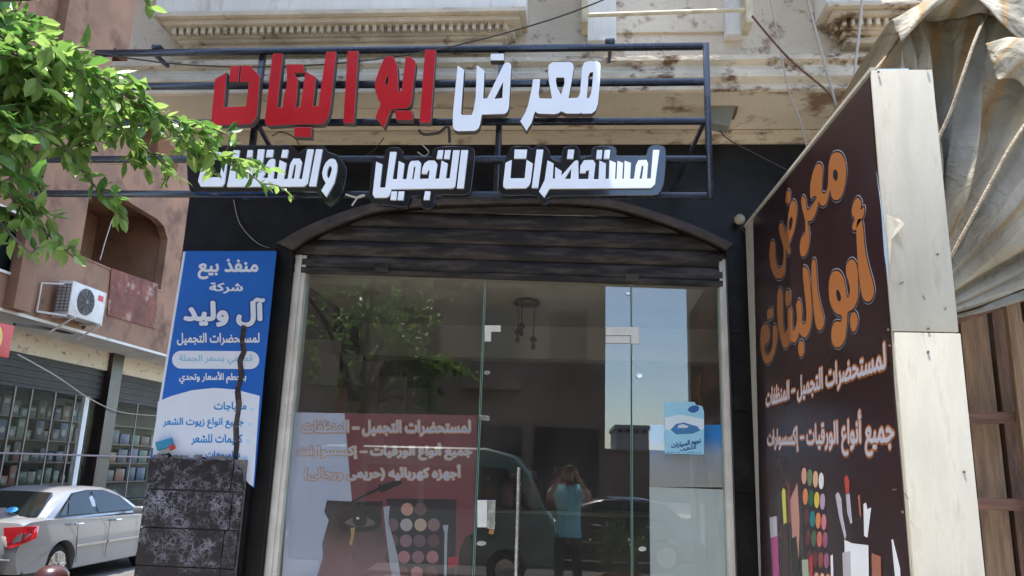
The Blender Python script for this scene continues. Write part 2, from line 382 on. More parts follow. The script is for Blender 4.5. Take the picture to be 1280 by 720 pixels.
def loops_obj(name, plane, loops, w0, w1, material, parent=None, label=None, bevel=0, side=None):
    """closed uv loops (holes allowed) filled and given thickness from lift w0 to lift w1"""
    cu = bpy.data.curves.new(name, 'CURVE'); cu.dimensions = '2D'; cu.fill_mode = 'BOTH'
    for lp in loops:
        sp = cu.splines.new('POLY'); sp.points.add(len(lp) - 1)
        for q, (u, v) in zip(sp.points, lp): q.co = (u, v, 0, 1)
        sp.use_cyclic_u = True
    cu.extrude = max(1e-5, (w1 - w0) / 2 - bevel); cu.bevel_depth = bevel; cu.offset = -bevel
    me = curve_mesh(cu, name)
    for v in me.vertices:
        v.co = plane.world(v.co.x, v.co.y, v.co.z + (w0 + w1) / 2)
    o = link_mesh(name, me, material, parent, label)
    for p in me.polygons: p.use_smooth = False
    if side is not None:
        me.materials.append(side)
        for p in me.polygons:
            if p.normal.dot(plane.N) < 0.5: p.material_index = 1
    return o
def art(name, plane, pts, w0, w1, material, parent=None, label=None, holes=(), bevel=0, side=None, grow=0, sm=0):
    lps = [[plane.uv(*q) for q in pts]] + [[plane.uv(*q) for q in h] for h in holes]
    if sm: lps = [smooth_loop(l, sm) for l in lps]
    if grow: lps = [inflate(lps[0], grow)] + [inflate(l, -grow) for l in lps[1:] if grow < 0.004]
    return loops_obj(name, plane, lps, w0, w1, material, parent, label, bevel, side)
def ellipse(cx, cy, rx, ry, n=20): return [(cx + rx * math.cos(2 * math.pi * i / n), cy + ry * math.sin(2 * math.pi * i / n)) for i in range(n)]

# ---- Arabic writing: joins the letters, then sets the line right to left
AR = {'ا': (0xFE8D, 2), 'أ': (0xFE83, 2), 'إ': (0xFE87, 2), 'آ': (0xFE81, 2), 'ب': (0xFE8F, 4), 'ة': (0xFE93, 2), 'ت': (0xFE95, 4), 'ث': (0xFE99, 4),
      'ج': (0xFE9D, 4), 'ح': (0xFEA1, 4), 'خ': (0xFEA5, 4), 'د': (0xFEA9, 2), 'ذ': (0xFEAB, 2), 'ر': (0xFEAD, 2), 'ز': (0xFEAF, 2), 'س': (0xFEB1, 4),
      'ش': (0xFEB5, 4), 'ص': (0xFEB9, 4), 'ض': (0xFEBD, 4), 'ط': (0xFEC1, 4), 'ظ': (0xFEC5, 4), 'ع': (0xFEC9, 4), 'غ': (0xFECD, 4), 'ف': (0xFED1, 4),
      'ق': (0xFED5, 4), 'ك': (0xFED9, 4), 'ل': (0xFEDD, 4), 'م': (0xFEE1, 4), 'ن': (0xFEE5, 4), 'ه': (0xFEE9, 4), 'و': (0xFEED, 2), 'ى': (0xFEEF, 2),
      'ي': (0xFEF1, 4), 'ئ': (0xFE89, 4)}
LAM = {'ا': 0xFEFB, 'أ': 0xFEF7, 'إ': 0xFEF9, 'آ': 0xFEF5}
def shape(t):
    out = []; i = 0; prev = False
    while i < len(t):
        c = t[i]
        if c == 'ل' and i + 1 < len(t) and t[i + 1] in LAM:
            out.append(chr(LAM[t[i + 1]] + (1 if prev else 0))); prev = False; i += 2; continue
        if c not in AR:
            out.append({'(': ')', ')': '('}.get(c, c)); prev = False; i += 1; continue
        base, n = AR[c]; nxt = n == 4 and i + 1 < len(t) and t[i + 1] in AR
        out.append(chr(base + ((3 if prev else 2) if nxt else (1 if prev else 0)))); prev = nxt; i += 1
    return ''.join(reversed(out))
def cdt_fill(vs, es, seg):
    V, _, F = geometry.delaunay_2d_cdt(vs, es, [], 0, 1e-6)[:3]
    A = np.array([v[:] for v in V]); F = np.array(F); P = A[F].mean(axis=1)
    keep = []
    for f, (px_, py_) in zip(F, P):                       # non-zero winding
        x1, y1, x2, y2 = seg.T; c = (y1 <= py_) != (y2 <= py_)
        xx_ = x1[c] + (py_ - y1[c]) / (y2[c] - y1[c]) * (x2[c] - x1[c])
        w = np.where(xx_ > px_, np.where(y2[c] > y1[c], 1, -1), 0).sum()
        if w: keep.append(tuple(int(i) for i in f))
    return [Vector((a[0], a[1], 0)) for a in A], keep
def blob(name, plane, pts, w, m, parent, rings=(), label=None, step=0.00004):
    lp = smooth_loop([plane.uv(*q) for q in pts], 3); n = len(lp); vs = [Vector(q) for q in lp]; es = [(i, (i + 1) % n) for i in range(n)]
    co, fc = cdt_fill(vs, es, np.array([[*lp[a], *lp[b]] for a, b in es]))
    sh = [(0, 0)] + [(r * math.cos(a * math.pi / 6), r * math.sin(a * math.pi / 6)) for r in rings for a in range(12)]; vv = []; ff = []
    for k, (dx, dy) in enumerate(sh):
        b = len(vv); vv += [plane.world(c.x + dx, c.y + dy, w + k * step) for c in co]; ff += [tuple(b + i for i in f) for f in fc]
    me = bpy.data.meshes.new(name); me.from_pydata(vv, [], ff); me.update(); return link_mesh(name, me, m, parent, label)
def text_fill(body):
    cu = bpy.data.curves.new('line', 'FONT'); cu.body = body; cu.fill_mode = 'NONE'; cu.resolution_u = 4
    m2 = curve_mesh(cu, 'line'); vs = [v.co.to_2d() for v in m2.vertices]; es = [tuple(sorted(e.vertices)) for e in m2.edges]; bpy.data.meshes.remove(m2)
    seg = np.array([[*vs[a], *vs[b]] if b - a == 1 else [*vs[b], *vs[a]] for a, b in es])
    return cdt_fill(vs, es, seg)
def text(name, plane, s, box, w0, w1, material, parent=None, bold=0.03, outline=None, omat=None, raw=False, slant=0.0):
    """box: picture points (left,top),(right,bottom) or 4 corners LT,RT,RB,LB of the line on that plane"""
    if len(box) == 2: (l, t), (r, b) = box; box = [(l, t), (r, t), (r, b), (l, b)]
    q = [plane.uv(*p) for p in box]
    co, fc = text_fill(s if raw else shape(s))
    xs = [c.x for c in co]; ys = [c.y for c in co]
    def heavy(nm, rings, w, m):                      # strokes thickened by layering shifted copies of the line
        sh = [(0, 0)] + [(r * math.cos(a * math.pi / 4), r * math.sin(a * math.pi / 4)) for r in rings for a in range(8)]
        rm = max(rings); x0, x1, y0, y1 = min(xs) - bold, max(xs) + bold, min(ys) - bold, max(ys) + bold
        vs = []; fs = []
        for k, (dx, dy) in enumerate(sh):
            b = len(vs)
            for c in co:
                fx = (c.x + dx - x0) / (x1 - x0); fy = (c.y + dy - y0) / (y1 - y0); fx += slant * (fy - 0.5)
                top = Vector(q[0]).lerp(Vector(q[1]), fx); bot = Vector(q[3]).lerp(Vector(q[2]), fx); p = bot.lerp(top, fy)
                vs.append(plane.world(p.x, p.y, w + k * 0.00004))
            fs += [tuple(b + i for i in f) for f in fc]
        me = bpy.data.meshes.new(nm); me.from_pydata(vs, [], fs); me.update()
        return link_mesh(nm, me, m, parent)
    o = heavy(name, [bold], w0, material)
    if outline: heavy(name + '_outline', [bold + outline * .5, bold + outline], w0 - 0.0012, omat)
    return o

WORDS = ['first', 'second', 'third', 'fourth', 'fifth', 'sixth', 'seventh', 'eighth', 'ninth', 'tenth', 'eleventh', 'twelfth']
X, Z = Vector((1, 0, 0)), Vector((0, 0, 1))
def facade(Y): return Plane((0, Y, 0), X)       # a plane parallel to the shop front

# ------------------------------------------------------------------ the setting: pavement, road, side street
structure(MB().box(-120, 120, -120, 120, -0.62, -0.30).build('road', M['asphalt']))
structure(MB().box(-2.9, 40, -6.9, 30, -0.299, 0.0).build('pavement', M['paving']))
kb = MB()
for i in range(43): kb.box(-2.9 + i, -2.9 + i + 0.985, -7.06, -6.903, -0.298, 0.012)
for i in range(20): kb.box(-3.06, -2.903, -6.9 + i, -6.9 + i + 0.985, -0.298, 0.012)
structure(kb.build('kerb', M['kerb'], bevel=0.015))
structure(MB().box(-40, -9.95, -40, 60, -0.299, -0.15).build('far_pavement', M['paving']))
structure(MB().box(-60, 60, -32, -14.2, -0.299, -0.15).build('opposite_pavement', M['paving']))

# ------------------------------------------------------------------ the shop building
B = thing('shop_building', 'cream corner building with black clad shop front and glass doors', 'building', (0, 0, 0))
F0 = facade(0.0)
xl = atY(228, 313, 0).x; xr = 3.6
ztop = atY(640, 181, 0).z
ox0 = atY(367, 345, 0).x; ox1 = atY(912, 345, 0).x
ARCH_IN = [(366, 313), (392, 296), (435, 277), (478, 264), (540, 258), (600, 256), (660, 255), (720, 256), (760, 260), (803, 271), (862, 292), (908, 313)]
ARCH_OUT = [(347, 305), (385, 284), (430, 266), (475, 254), (540, 249), (600, 247), (660, 246), (720, 247), (763, 251), (807, 262), (867, 283), (917, 306)]
def open_curve(P): return [tuple(v[:2]) for v in catmull([Vector((a, b, 0)) for a, b in P], 4)]
arch_uv = [F0.uv(*p) for p in open_curve(ARCH_IN)]
out_uv = [F0.uv(*p) for p in open_curve(ARCH_OUT)]
wall_loop = [(xl, 0), (xl, ztop), (xr, ztop), (xr, 0), (ox1, 0)] + list(reversed(arch_uv)) + [(ox0, 0)]
wall_loop[4] = (arch_uv[-1][0], 0); wall_loop[-1] = (arch_uv[0][0], 0)
loops_obj('front_wall', F0, [wall_loop], -0.22, 0.0, M['black_wall'], B)
band = out_uv + list(reversed(arch_uv))
loops_obj('arch_moulding', F0, [band], -0.05, 0.04, M['moulding'], B, bevel=0.012)
# pilaster and its marble
pxl = atY(228, 313, -0.06).x; pxr = atY(344, 313, -0.06).x
MB().box(pxl, pxr, -0.06, -0.001, 0, atY(280, 309, -0.06).z).build('pilaster', M['black_wall'], B)
tl = MB(); rows_px = [571, 613, 661, 709, 757, 806, 860, 920]
zs = [atY(240, y, -0.11).z for y in rows_px]
seam = atY(286, 640, -0.11).x
MB().box(pxl + 0.006, pxr - 0.03, -0.10, -0.061, 0, zs[0] - 0.01).build('tile_bed', M['grout'], B)
for i in range(len(zs) - 1):
    zb = max(0.0, zs[i + 1]) + 0.005; zt = zs[i] - 0.005 if i else zs[i] - 0.004
    if zt <= zb: break
    if i == 0:                                       # broken top course
        n = 12; top = [(pxl + (seam - pxl) * k / n, zt - 0.012 + random.uniform(-0.012, 0.012)) for k in range(n + 1)]
        tl.prism([(pxl, -0.124, zb)] + [(u, -0.124, v) for u, v in top] + [(seam - .003, -0.124, zb)], (0, 0.022, 0))
        x1 = pxr - 0.025; top = [(seam + .003 + (x1 - seam) * k / 6, zt - 0.02 - 0.13 * (k / 6) ** 1.5 + random.uniform(-0.015, 0.015) + (0.0 if k else -.08)) for k in range(7)]
        tl.prism([(seam + .003, -0.122, zb)] + [(u, -0.122, v) for u, v in top] + [(x1, -0.122, zb)], (0, 0.02, 0))
    else:
        s2 = seam + random.uniform(-0.02, 0.02)
        tl.box(pxl, s2 - 0.003, -0.123 + random.uniform(-.003, .003), -0.101, zb, zt); tl.box(s2 + 0.003, pxr - 0.025, -0.123 + random.uniform(-.003, .003), -0.101, zb, zt)
tl.build('marble_tile', M['marble'], B)
rb = MB()
for k in range(34):
    x = random.uniform(pxl + .02, pxr - 0.12); r = random.uniform(0.006, 0.02)
    rb.obox((x, -0.095 + random.uniform(-.012, .012), zs[0] - 0.008 + random.uniform(-.004, .012)), (r, r * .3, 0), (-r * .3, r * .7, 0), (0, r * .2, r * .7))
rb.build('rubble', M['grout'], B)['kind'] = 'stuff'
# left flank of the building
MB().box(xl + 0.002, xl + 0.2, 0.221, 14, 0, 3.9).build('side_wall', M['brown_wall'], B)
# right jamb tiles
jr = MB(); zz = 0.02
while zz < 3.0:
    jr.box(arch_uv[-1][0] + 0.012, 1.16, -0.012, -0.001, zz, zz + 0.52); zz += 0.528
jr.build('jamb_tile', M['black_wall'], B)
# beam, soffit, fascia, upper floors
zs0 = atY(640, 165, 0).z; yf = -0.62
MB().box(xl - 0.2, xr, -0.025, 0.22, ztop + 0.001, zs0).build('beam', M['cream_beam'], B)
MB().box(xl - 0.22, xr, -0.035, -0.026, zs0 - 0.035, zs0 - 0.005).build('beam_ledge', M['cream_dirty'], B)
zf = atY(640, 76, yf).z
fs = MB(); fs.box(xl - 0.28, xr, yf + 0.02, 4, zs0 + 0.001, zf - 0.10)
fs.build('balcony_slab', M['cream_beam'], B)
prof = [(0.019, zs0 + 0.002), (0.0, zs0 + 0.012), (0.0, zs0 + 0.05), (-0.035, zs0 + 0.085), (-0.035, zs0 + 0.125), (-0.02, zs0 + 0.14), (-0.02, zf - 0.06), (-0.05, zf - 0.035), (-0.05, zf), (0.3, zf), (0.3, zs0 + 0.10), (0.019, zs0 + 0.10)]
MB().prism([(xl - 0.33, yf + a, h) for a, h in prof], (xr - xl + 0.33, 0, 0)).build('cornice', M['cream_dirty'], B)
MB().box(xl - 0.28, xr, yf + 0.05, 4, zf + 0.001, 17.0).build('upper_wall', M['cream'], B)
def bay(x0, x1):
    yb = yf + 0.049; z0 = atY(430, 62, -0.66).z; z1 = atY(430, 26, -0.86).z
    b = MB()
    steps = [(0.10, z0, z0 + 0.045), (0.13, z0 + 0.046, z0 + 0.07), (0.22, z0 + 0.13, z0 + 0.165), (0.26, z0 + 0.166, z0 + 0.20)]
    for d, a, c in steps: b.box(x0 - d + 0.26, x1 + d - 0.26, yb - d, yb, a, c)
    b.box(x0 + 0.11, x1 - 0.11, yb - 0.15, yb, z0 + 0.071, z0 + 0.129)
    n = int((x1 - x0 - 0.2) / 0.052)
    for i in range(n):
        u = x0 + 0.11 + i * 0.052; b.box(u, u + 0.026, yb - 0.19, yb - 0.151, z0 + 0.078, z0 + 0.129)
    for s_, xx in ((1, x0 + 0.11), (-1, x1 - 0.11)):
        for i in range(3): b.box(min(xx, xx - s_ * .03), max(xx, xx - s_ * .03), yb - 0.13 + i * 0.045, yb - 0.105 + i * 0.045, z0 + 0.078, z0 + 0.129)
    b.build('bay_cornice', M['cream_dirty'], B, bevel=0.004)
    MB().box(x0, x1, yb - 0.24, yb - 0.001, z0 + 0.201, 6.0).build('bay_parapet', M['white_wall'], B, bevel=0.006)
bay(atY(186, 25, -0.86).x, atY(656, 25, -0.86).x)
bay(atY(1038, 25, -0.86).x, 3.4)
# jambs and window reveal in the recess between the bays
q0 = atY(735, 0, yf).x; q1 = atY(905, 0, yf).x
MB().box(q0, q0 + 0.19, yf - 0.03, yf + 0.049, zf + 0.13, 5.6).build('recess_pier', M['white_wall'], B)
MB().box(q1, q1 + 0.12, yf - 0.03, yf + 0.049, zf + 0.16, 5.6).build('recess_pier', M['white_wall'], B)
MB().box(q0 + 0.19, q1, yf + 0.03, yf + 0.049, zf + 0.22, 5.6).build('recess_panel', M['cream'], B)
# unseen overhang slabs added to shade the front, with a gap over the recess
MB().box(xl - 0.9, -0.12, -1.42, yf, 5.7, 5.88).build('shading_overhang', M['cream'], B)
MB().box(0.75, 1.75, -1.40, yf, 5.7, 5.88).build('shading_overhang', M['cream'], B)
MB().box(-0.119, 0.749, -0.78, yf, 5.7, 5.88).build('shading_overhang', M['cream'], B)
MB().box(xl - 0.28, xr, yf + 0.04, 6, 17.01, 17.4).build('roof', M['cream'], B)

# roller shutter, door frame, glass (the shutter hangs a little crooked)
S = facade(0.06)
sh = MB(); n_sl = 8
bl, br = S.uv(362, 334), S.uv(912, 355); hh = 0.118
cx = (bl[0] + br[0]) / 2; ang = math.atan2(br[1] - bl[1], br[0] - bl[0]) * 0.8
zb0 = (bl[1] + br[1]) / 2
for i in range(n_sl):
    rowp = []
    for k in range(9):
        f = k / 8; y = 0.075 - 0.018 * math.sin(math.pi * min(1, f * 1.08)) ** 0.7 + (0.012 if k == 8 else 0)
        z = i * hh + f * hh
        rowp.append([Vector((cx + u * math.cos(ang) - z * math.sin(ang) * 0, y + 0.0006 * i, zb0 + z + u * math.tan(ang) * (1 - i * 0.08))) for u in (-1.66, -0.8, 0, 0.8, 1.66)])
    sh.grid(rowp)
sh.build('roller_shutter', M['shutter'], B, smooth=50)
bb = MB(); bb.prism([(cx - 1.66, 0.05, zb0 - 1.66 * math.tan(ang) - 0.03), (cx + 1.66, 0.05, zb0 + 1.66 * math.tan(ang) - 0.03), (cx + 1.66, 0.05, zb0 + 1.66 * math.tan(ang) + 0.012), (cx - 1.66, 0.05, zb0 - 1.66 * math.tan(ang) + 0.012)], (0, 0.035, 0))
for px in (478, 790):
    p = atY(px, 335 if px < 600 else 346, 0.05); bb.box(p.x - 0.05, p.x + 0.05, 0.03, 0.049, p.z - 0.035, p.z + 0.025)
bb.build('shutter_bottom_rail', M['shutter'], B, bevel=0.004)
YG = 0.115
fl0, fl1 = atY(365, 345, 0.06).x, atY(381, 345, 0.06).x
fr0, fr1 = atY(900, 362, 0.06).x, atY(914, 362, 0.06).x
ftop = atY(640, 330, 0.06).z
def frame_board(x0, x1):
    b = MB(); b.box(x0, x1, 0.06, 0.19, 0, ftop + 0.05)
    b.box(x0 + 0.02, x1 - 0.03, 0.045, 0.059, 0, ftop + 0.05); return b
frame_board(fl0, fl1).build('door_frame', M['frame_cream'], B, bevel=0.004)
frame_board(fr0, fr1).build('door_frame', M['frame_cream'], B, bevel=0.004)
MB().box(fl1, fr0, 0.09, 0.20, ftop - 0.01, ftop + 0.3).build('door_head', M['interior'], B)
g1, g2 = atY(604, 420, YG).x, atY(789, 420, YG).x
gz = ftop - 0.012
def pane(name, x0, x1):
    o = MB().box(x0, x1, YG - 0.005, YG + 0.005, 0.03, gz).build(name, M['glass'], B)
    MB().box(x0 - 0.0005, x0 + 0.003, YG - 0.0058, YG + 0.0058, 0.03, gz).build('pane_edge', M['glass_edge'], o)
    MB().box(x1 - 0.003, x1 + 0.0005, YG - 0.0058, YG + 0.0058, 0.03, gz).build('pane_edge', M['glass_edge'], o)
    return o
pane('window_pane', fl1 + 0.002, g1 - 0.004); door = pane('glass_door', g1 + 0.004, g2 - 0.004); pane('window_pane', g2 + 0.004, fr0 - 0.002)
G = facade(YG - 0.006)
def fitting(pts, m=M['white_patch'], name='patch_fitting', d=0.012): return art(name, G, pts, 0.0005, d, m, door, bevel=0.002)
fitting([(606, 407), (626, 407), (626, 415), (614, 415), (614, 427), (606, 427)])
fitting([(757, 409), (799, 409), (799, 430), (788.5, 430), (788.5, 419.5), (757, 419.5)])
fitting([(757, 420.5), (787, 420.5), (787, 429), (757, 429)])
fitting(ellipse(799, 470, 4, 3), M['steel'], 'glass_clamp'); fitting(ellipse(609, 466, 4, 2.5), M['steel'], 'glass_clamp')
fitting([(598, 518), (612, 520), (612, 526), (602, 525)], M['steel'], 'glass_clamp'); fitting(ellipse(803, 686, 5, 3), M['steel'], 'glass_clamp')
fitting(ellipse(785, 367, 3, 2), M['steel'], 'glass_clamp'); fitting(ellipse(602, 679, 6, 3), M['steel'], 'glass_clamp')
fitting([(597, 625), (609, 625), (609, 659), (597, 659)], M['white_patch'], 'lock_plate'); fitting([(609.5, 625), (620, 625), (619, 661), (609.5, 660)], M['steel'], 'lock_plate', 0.025)
fitting([(612, 661), (618, 661), (617, 668), (611, 667)], flat('brass key', (0.35, 0.17, 0.05)), 'key', 0.02)
ht, hb = atY(649, 584, YG - 0.05), atY(646, 705, YG - 0.05)
hx = ht.x
MB().tube([(hx, YG - 0.055, 0.75), (hx, YG - 0.055, ht.z)], 0.016, 14).build('handle', M['steel'], door, smooth=50)
MB().tube([(hx, YG - 0.055, hb.z), (hx, YG - 0.055, hb.z + 0.02)], 0.018, 14).build('handle_ring', M['chrome'], door, smooth=50)
MB().tube([(hx, YG - 0.055, ht.z - 0.06), (hx, YG - 0.055, ht.z - 0.045)], 0.018, 14).tube([(hx, YG - 0.055, ht.z - 0.05), (hx, YG - 0.006, ht.z - 0.05)], 0.008).build('handle_ring', M['chrome'], door, smooth=50)
# interior
IX0, IX1, IY1 = -2.35, 1.55, 5.4
zc = gz + 0.02
MB().box(IX0, IX1, 0.221, IY1, -0.05, 0.012).build('shop_floor', M['interior_floor'], B)
MB().box(IX0, IX1, 0.221, IY1, zc, zc + 0.1).build('shop_ceiling', M['interior_ceiling'], B)
MB().box(IX0, IX0 + 0.1, 0.221, IY1, 0.013, zc - 0.001).build('inner_wall', M['interior'], B)
MB().box(IX1, IX1 + 0.1, 0.221, IY1, 0.013, zc - 0.001).build('inner_wall', M['interior'], B)
MB().box(IX0, IX1, IY1, IY1 + 0.1, 0.013, zc).build('inner_wall', M['interior'], B)
MB().box(IX0 + 0.101, IX1 - 0.001, 2.6, 2.9, zc - 0.34, zc - 0.001).build('ceiling_beam', M['interior_ceiling'], B)

# ------------------------------------------------------------------ the roof-edge sign with letters on a tube frame
YS = -1.0
SP = facade(YS)
SG = thing('shop_sign', 'long steel frame sign with red and white raised Arabic letters over the shop', 'shop sign', atY(640, 243, YS))
fb = MB(); t = 0.036
def hbar(px0, px1, py): 
    a = atY(px0, py, YS + 0.07); b_ = atY(px1, py + 0.0, YS + 0.07); z = atY((px0 + px1) / 2, py, YS + 0.07).z
    fb.box(a.x, b_.x, YS + 0.055, YS + 0.055 + t, z - t / 2, z + t / 2); return z
zt_ = atY(640, 60.5, YS + 0.07).z; z2_ = atY(640, 104, YS + 0.07).z; z3_ = atY(640, 152, YS + 0.07).z; z4_ = atY(640, 199, YS + 0.07).z; z5_ = atY(640, 244, YS + 0.07).z
xL2 = atY(52, 220, YS + 0.07).x; xR2 = atY(885, 150, YS + 0.07).x; xLt = atY(120, 66, YS + 0.07).x
for z, x0 in ((zt_, xLt), (z2_, xLt), (z3_, xLt), (z4_, xL2), (z5_, xL2)): fb.box(x0, xR2 - t / 2 - .001, YS + 0.055, YS + 0.055 + t, z - t / 2, z + t / 2)
fb.box(xR2 - t / 2, xR2 + t / 2, YS + 0.055, YS + 0.055 + t, z5_ - t / 2, zt_ + t / 2)
fb.box(xL2 - t - .001, xL2 - 0.001, YS + 0.055, YS + 0.055 + t, z5_ - t / 2, z4_ + t / 2)
for px in (322, 625):
    x = atY(px, 120, YS + 0.1).x; fb.box(x - t / 2, x + t / 2, YS + 0.055 + t + .001, YS + 0.055 + 2 * t, z5_ - t / 2, zt_ + t / 2)
fb.box(atY(190, 62, YS).x - 0.04, atY(190, 62, YS).x + 0.02, YS + 0.05, YS + 0.12, zt_ + t / 2 + 0.001, zt_ + t / 2 + 0.03)
fb.box(atY(763, 58, YS).x - 0.03, atY(763, 58, YS).x + 0.03, YS + 0.05, YS + 0.12, zt_ + t / 2 + 0.001, zt_ + t / 2 + 0.035)
fb.build('frame', M['sign_bar'], SG, bevel=0.003)
for px, z in ((880, z3_), (322, z3_), (625, z3_)):
    x = atY(px, 155, YS + .09).x; MB().bar((x, YS + 0.10, z), (x - 0.08, -0.01, z - 0.12), 0.022).build('strut', M['sign_bar'], SG)
for px in (190, 763):
    x = atY(px, 62, YS + .09).x; MB().bar((x, YS + 0.10, zt_ + .02), (x, -0.70, zt_ + 0.03), 0.022).build('strut', M['sign_bar'], SG)
D = 0.055
A_ = lambda p: crop(260, 60, 6, p)
B_ = lambda p: crop(410, 60, 6, p)
C_ = lambda p: crop(560, 65, 6, p)
def letter(pts, m, label=None, holes=(), name='letter'): return art(name, SP, pts, 0.0, D, m, SG, label, holes, bevel=0.003, side=M['sign_side'])
red = 'red raised letter'
letter(A_([(80, 265), (167, 213), (146, 472), (310, 466), (332, 286), (264, 286), (275, 163), (342, 163), (416, 245), (392, 535), (380, 560), (345, 600), (75, 607), (58, 600), (52, 575)]), M['red'], red)
letter(A_([(197, 168), (264, 165), (256, 285), (184, 283)]), M['red'], 'red raised dot', name='letter_dot')
letter(A_([(507, 80), (515, 74), (575, 73), (583, 80), (543, 474), (580, 474), (614, 290), (612, 155), (738, 155), (745, 215), (668, 222), (697, 262), (682, 470), (714, 470), (752, 205), (830, 250), (808, 463), (848, 463), (905, 62), (980, 60), (937, 480), (920, 548), (880, 600), (640, 602), (475, 612), (455, 600), (450, 570)]), M['red'], red)
letter(A_([(670, 620), (798, 620), (795, 697), (668, 693)]), M['red'], 'red raised dot', name='letter_dot')
letter(B_([(165, 57), (245, 55), (212, 593), (132, 590)]), M['red'], red)
letter(B_([(470, 92), (495, 95), (512, 108), (535, 170), (543, 355), (565, 352), (597, 92), (640, 105), (665, 130), (672, 150), (640, 430), (628, 460), (605, 482), (490, 490), (435, 628), (370, 545), (412, 450), (388, 405), (370, 350), (366, 310), (375, 265), (400, 190), (430, 122), (450, 98)]), M['red'], red, [B_([(465, 240), (463, 290), (450, 312), (444, 300), (450, 262)])])
letter(B_([(517, 497), (645, 500), (650, 570), (525, 568)]), M['red'], 'red raised dot', name='letter_dot')
letter(B_([(740, 45), (820, 48), (782, 590), (697, 588)]), M['red'], red)
wl = 'white raised letter'
letter(C_([(80, 135), (130, 165), (108, 490), (115, 502), (185, 502), (197, 470), (215, 370), (222, 130), (282, 172), (272, 380), (300, 378), (420, 130), (432, 115), (450, 110), (470, 116), (479, 135), (478, 170), (462, 450), (450, 480), (430, 495), (262, 500), (248, 575), (235, 605), (210, 620), (80, 623), (55, 610), (45, 585), (45, 500)]), M['sign_white'], wl, [C_([(418, 260), (412, 375), (355, 382)])])
letter(C_([(325, 47), (425, 45), (425, 97), (325, 97)]), M['sign_white'], 'white raised dot', name='letter_dot')
letter(C_([(640, 235), (695, 235), (684, 345), (690, 378), (780, 380), (758, 250), (751, 180), (756, 130), (785, 110), (915, 108), (938, 122), (943, 150), (930, 240), (905, 377), (972, 374), (988, 345), (1004, 150), (1020, 113), (1050, 103), (1120, 104), (1140, 118), (1144, 140), (1140, 230), (1122, 420), (1105, 470), (1075, 492), (1005, 493), (996, 486), (985, 493), (890, 492), (868, 484), (848, 475), (830, 490), (800, 497), (680, 493), (655, 478), (630, 560), (592, 622), (545, 548), (580, 490), (603, 430), (632, 300)]), M['sign_white'], wl,
       [C_([(815, 225), (872, 225), (874, 265), (848, 352), (818, 290), (810, 245)]), C_([(1065, 188), (1086, 185), (1080, 280), (1068, 350), (1055, 375), (1040, 378), (1048, 290), (1052, 215)])])
# second row: black boards with white letters
D_ = lambda p: crop(230, 175, 1280 / 210, p)
E_ = lambda p: crop(450, 175, 8, p)
F_ = lambda p: crop(610, 170, 16 / 3, p)
def board(pts): return art('backing_board', SP, pts, -0.045, 0.0, M['board'], SG, None, bevel=0.004, sm=2)
def wlet(pts, bo, holes=(), name='letter'): return art(name, SP, pts, 0.0005, 0.016, M['sign_white'], bo, None, holes, bevel=0.0015)
b3 = board(F_([(75, 370), (85, 200), (110, 165), (140, 92), (175, 68), (265, 66), (295, 84), (325, 62), (380, 64), (410, 100), (418, 140), (470, 172), (490, 150), (495, 95), (520, 68), (590, 66), (612, 100), (618, 150), (660, 132), (688, 128), (690, 95), (715, 68), (830, 65), (858, 95), (862, 128), (960, 132), (1050, 130), (1062, 90), (1095, 62), (1160, 64), (1186, 95), (1185, 230), (1168, 335), (1145, 380), (1100, 396), (800, 398), (430, 402), (410, 440), (372, 458), (340, 430), (315, 397), (200, 396), (110, 396)]))
wlet(F_([(118, 185), (160, 165), (150, 288), (245, 288), (258, 165), (300, 190), (285, 310), (275, 335), (255, 352), (118, 355), (104, 345), (102, 325)]), b3)
wlet(F_([(178, 97), (262, 97), (255, 155), (175, 155)]), b3, name='letter_dot')
wlet(F_([(325, 97), (370, 97), (335, 350), (292, 350)]), b3)
wlet(F_([(340, 375), (378, 300), (397, 168), (438, 190), (432, 290), (446, 290), (448, 212), (492, 240), (490, 270), (575, 175), (590, 168), (602, 172), (604, 293), (668, 293), (674, 232), (655, 235), (650, 252), (612, 252), (616, 205), (640, 168), (700, 166), (716, 190), (704, 294), (736, 294), (742, 170), (786, 190), (782, 292), (804, 292), (810, 168), (852, 186), (846, 292), (856, 292), (862, 172), (900, 186), (894, 292), (904, 292), (910, 172), (952, 186), (946, 292), (972, 292), (985, 200), (1002, 168), (1055, 166), (1066, 190), (1058, 290), (1084, 290), (1098, 100), (1142, 100), (1112, 328), (1088, 352), (412, 356), (376, 416)]), b3,
     [F_([(512, 292), (556, 222), (550, 292)]), F_([(1008, 292), (1024, 205), (1036, 205), (1024, 292)])])
wlet(F_([(533, 97), (575, 97), (568, 157), (526, 157)]), b3, name='letter_dot')
wlet(F_([(726, 100), (762, 100), (757, 157), (720, 157)]), b3, name='letter_dot'); wlet(F_([(776, 100), (814, 100), (808, 157), (770, 157)]), b3, name='letter_dot')
b2 = board(E_([(112, 260), (130, 190), (165, 165), (235, 172), (255, 105), (300, 72), (380, 72), (428, 110), (440, 170), (485, 186), (620, 165), (715, 160), (722, 110), (760, 72), (900, 60), (1090, 62), (1142, 100), (1150, 180), (1125, 400), (1105, 510), (1060, 548), (900, 550), (765, 556), (750, 640), (705, 690), (635, 685), (612, 640), (600, 565), (515, 572), (485, 640), (440, 672), (290, 655), (140, 632), (92, 570), (100, 400)]))
wlet(E_([(1015, 112), (1085, 110), (1040, 490), (972, 490)]), b2)
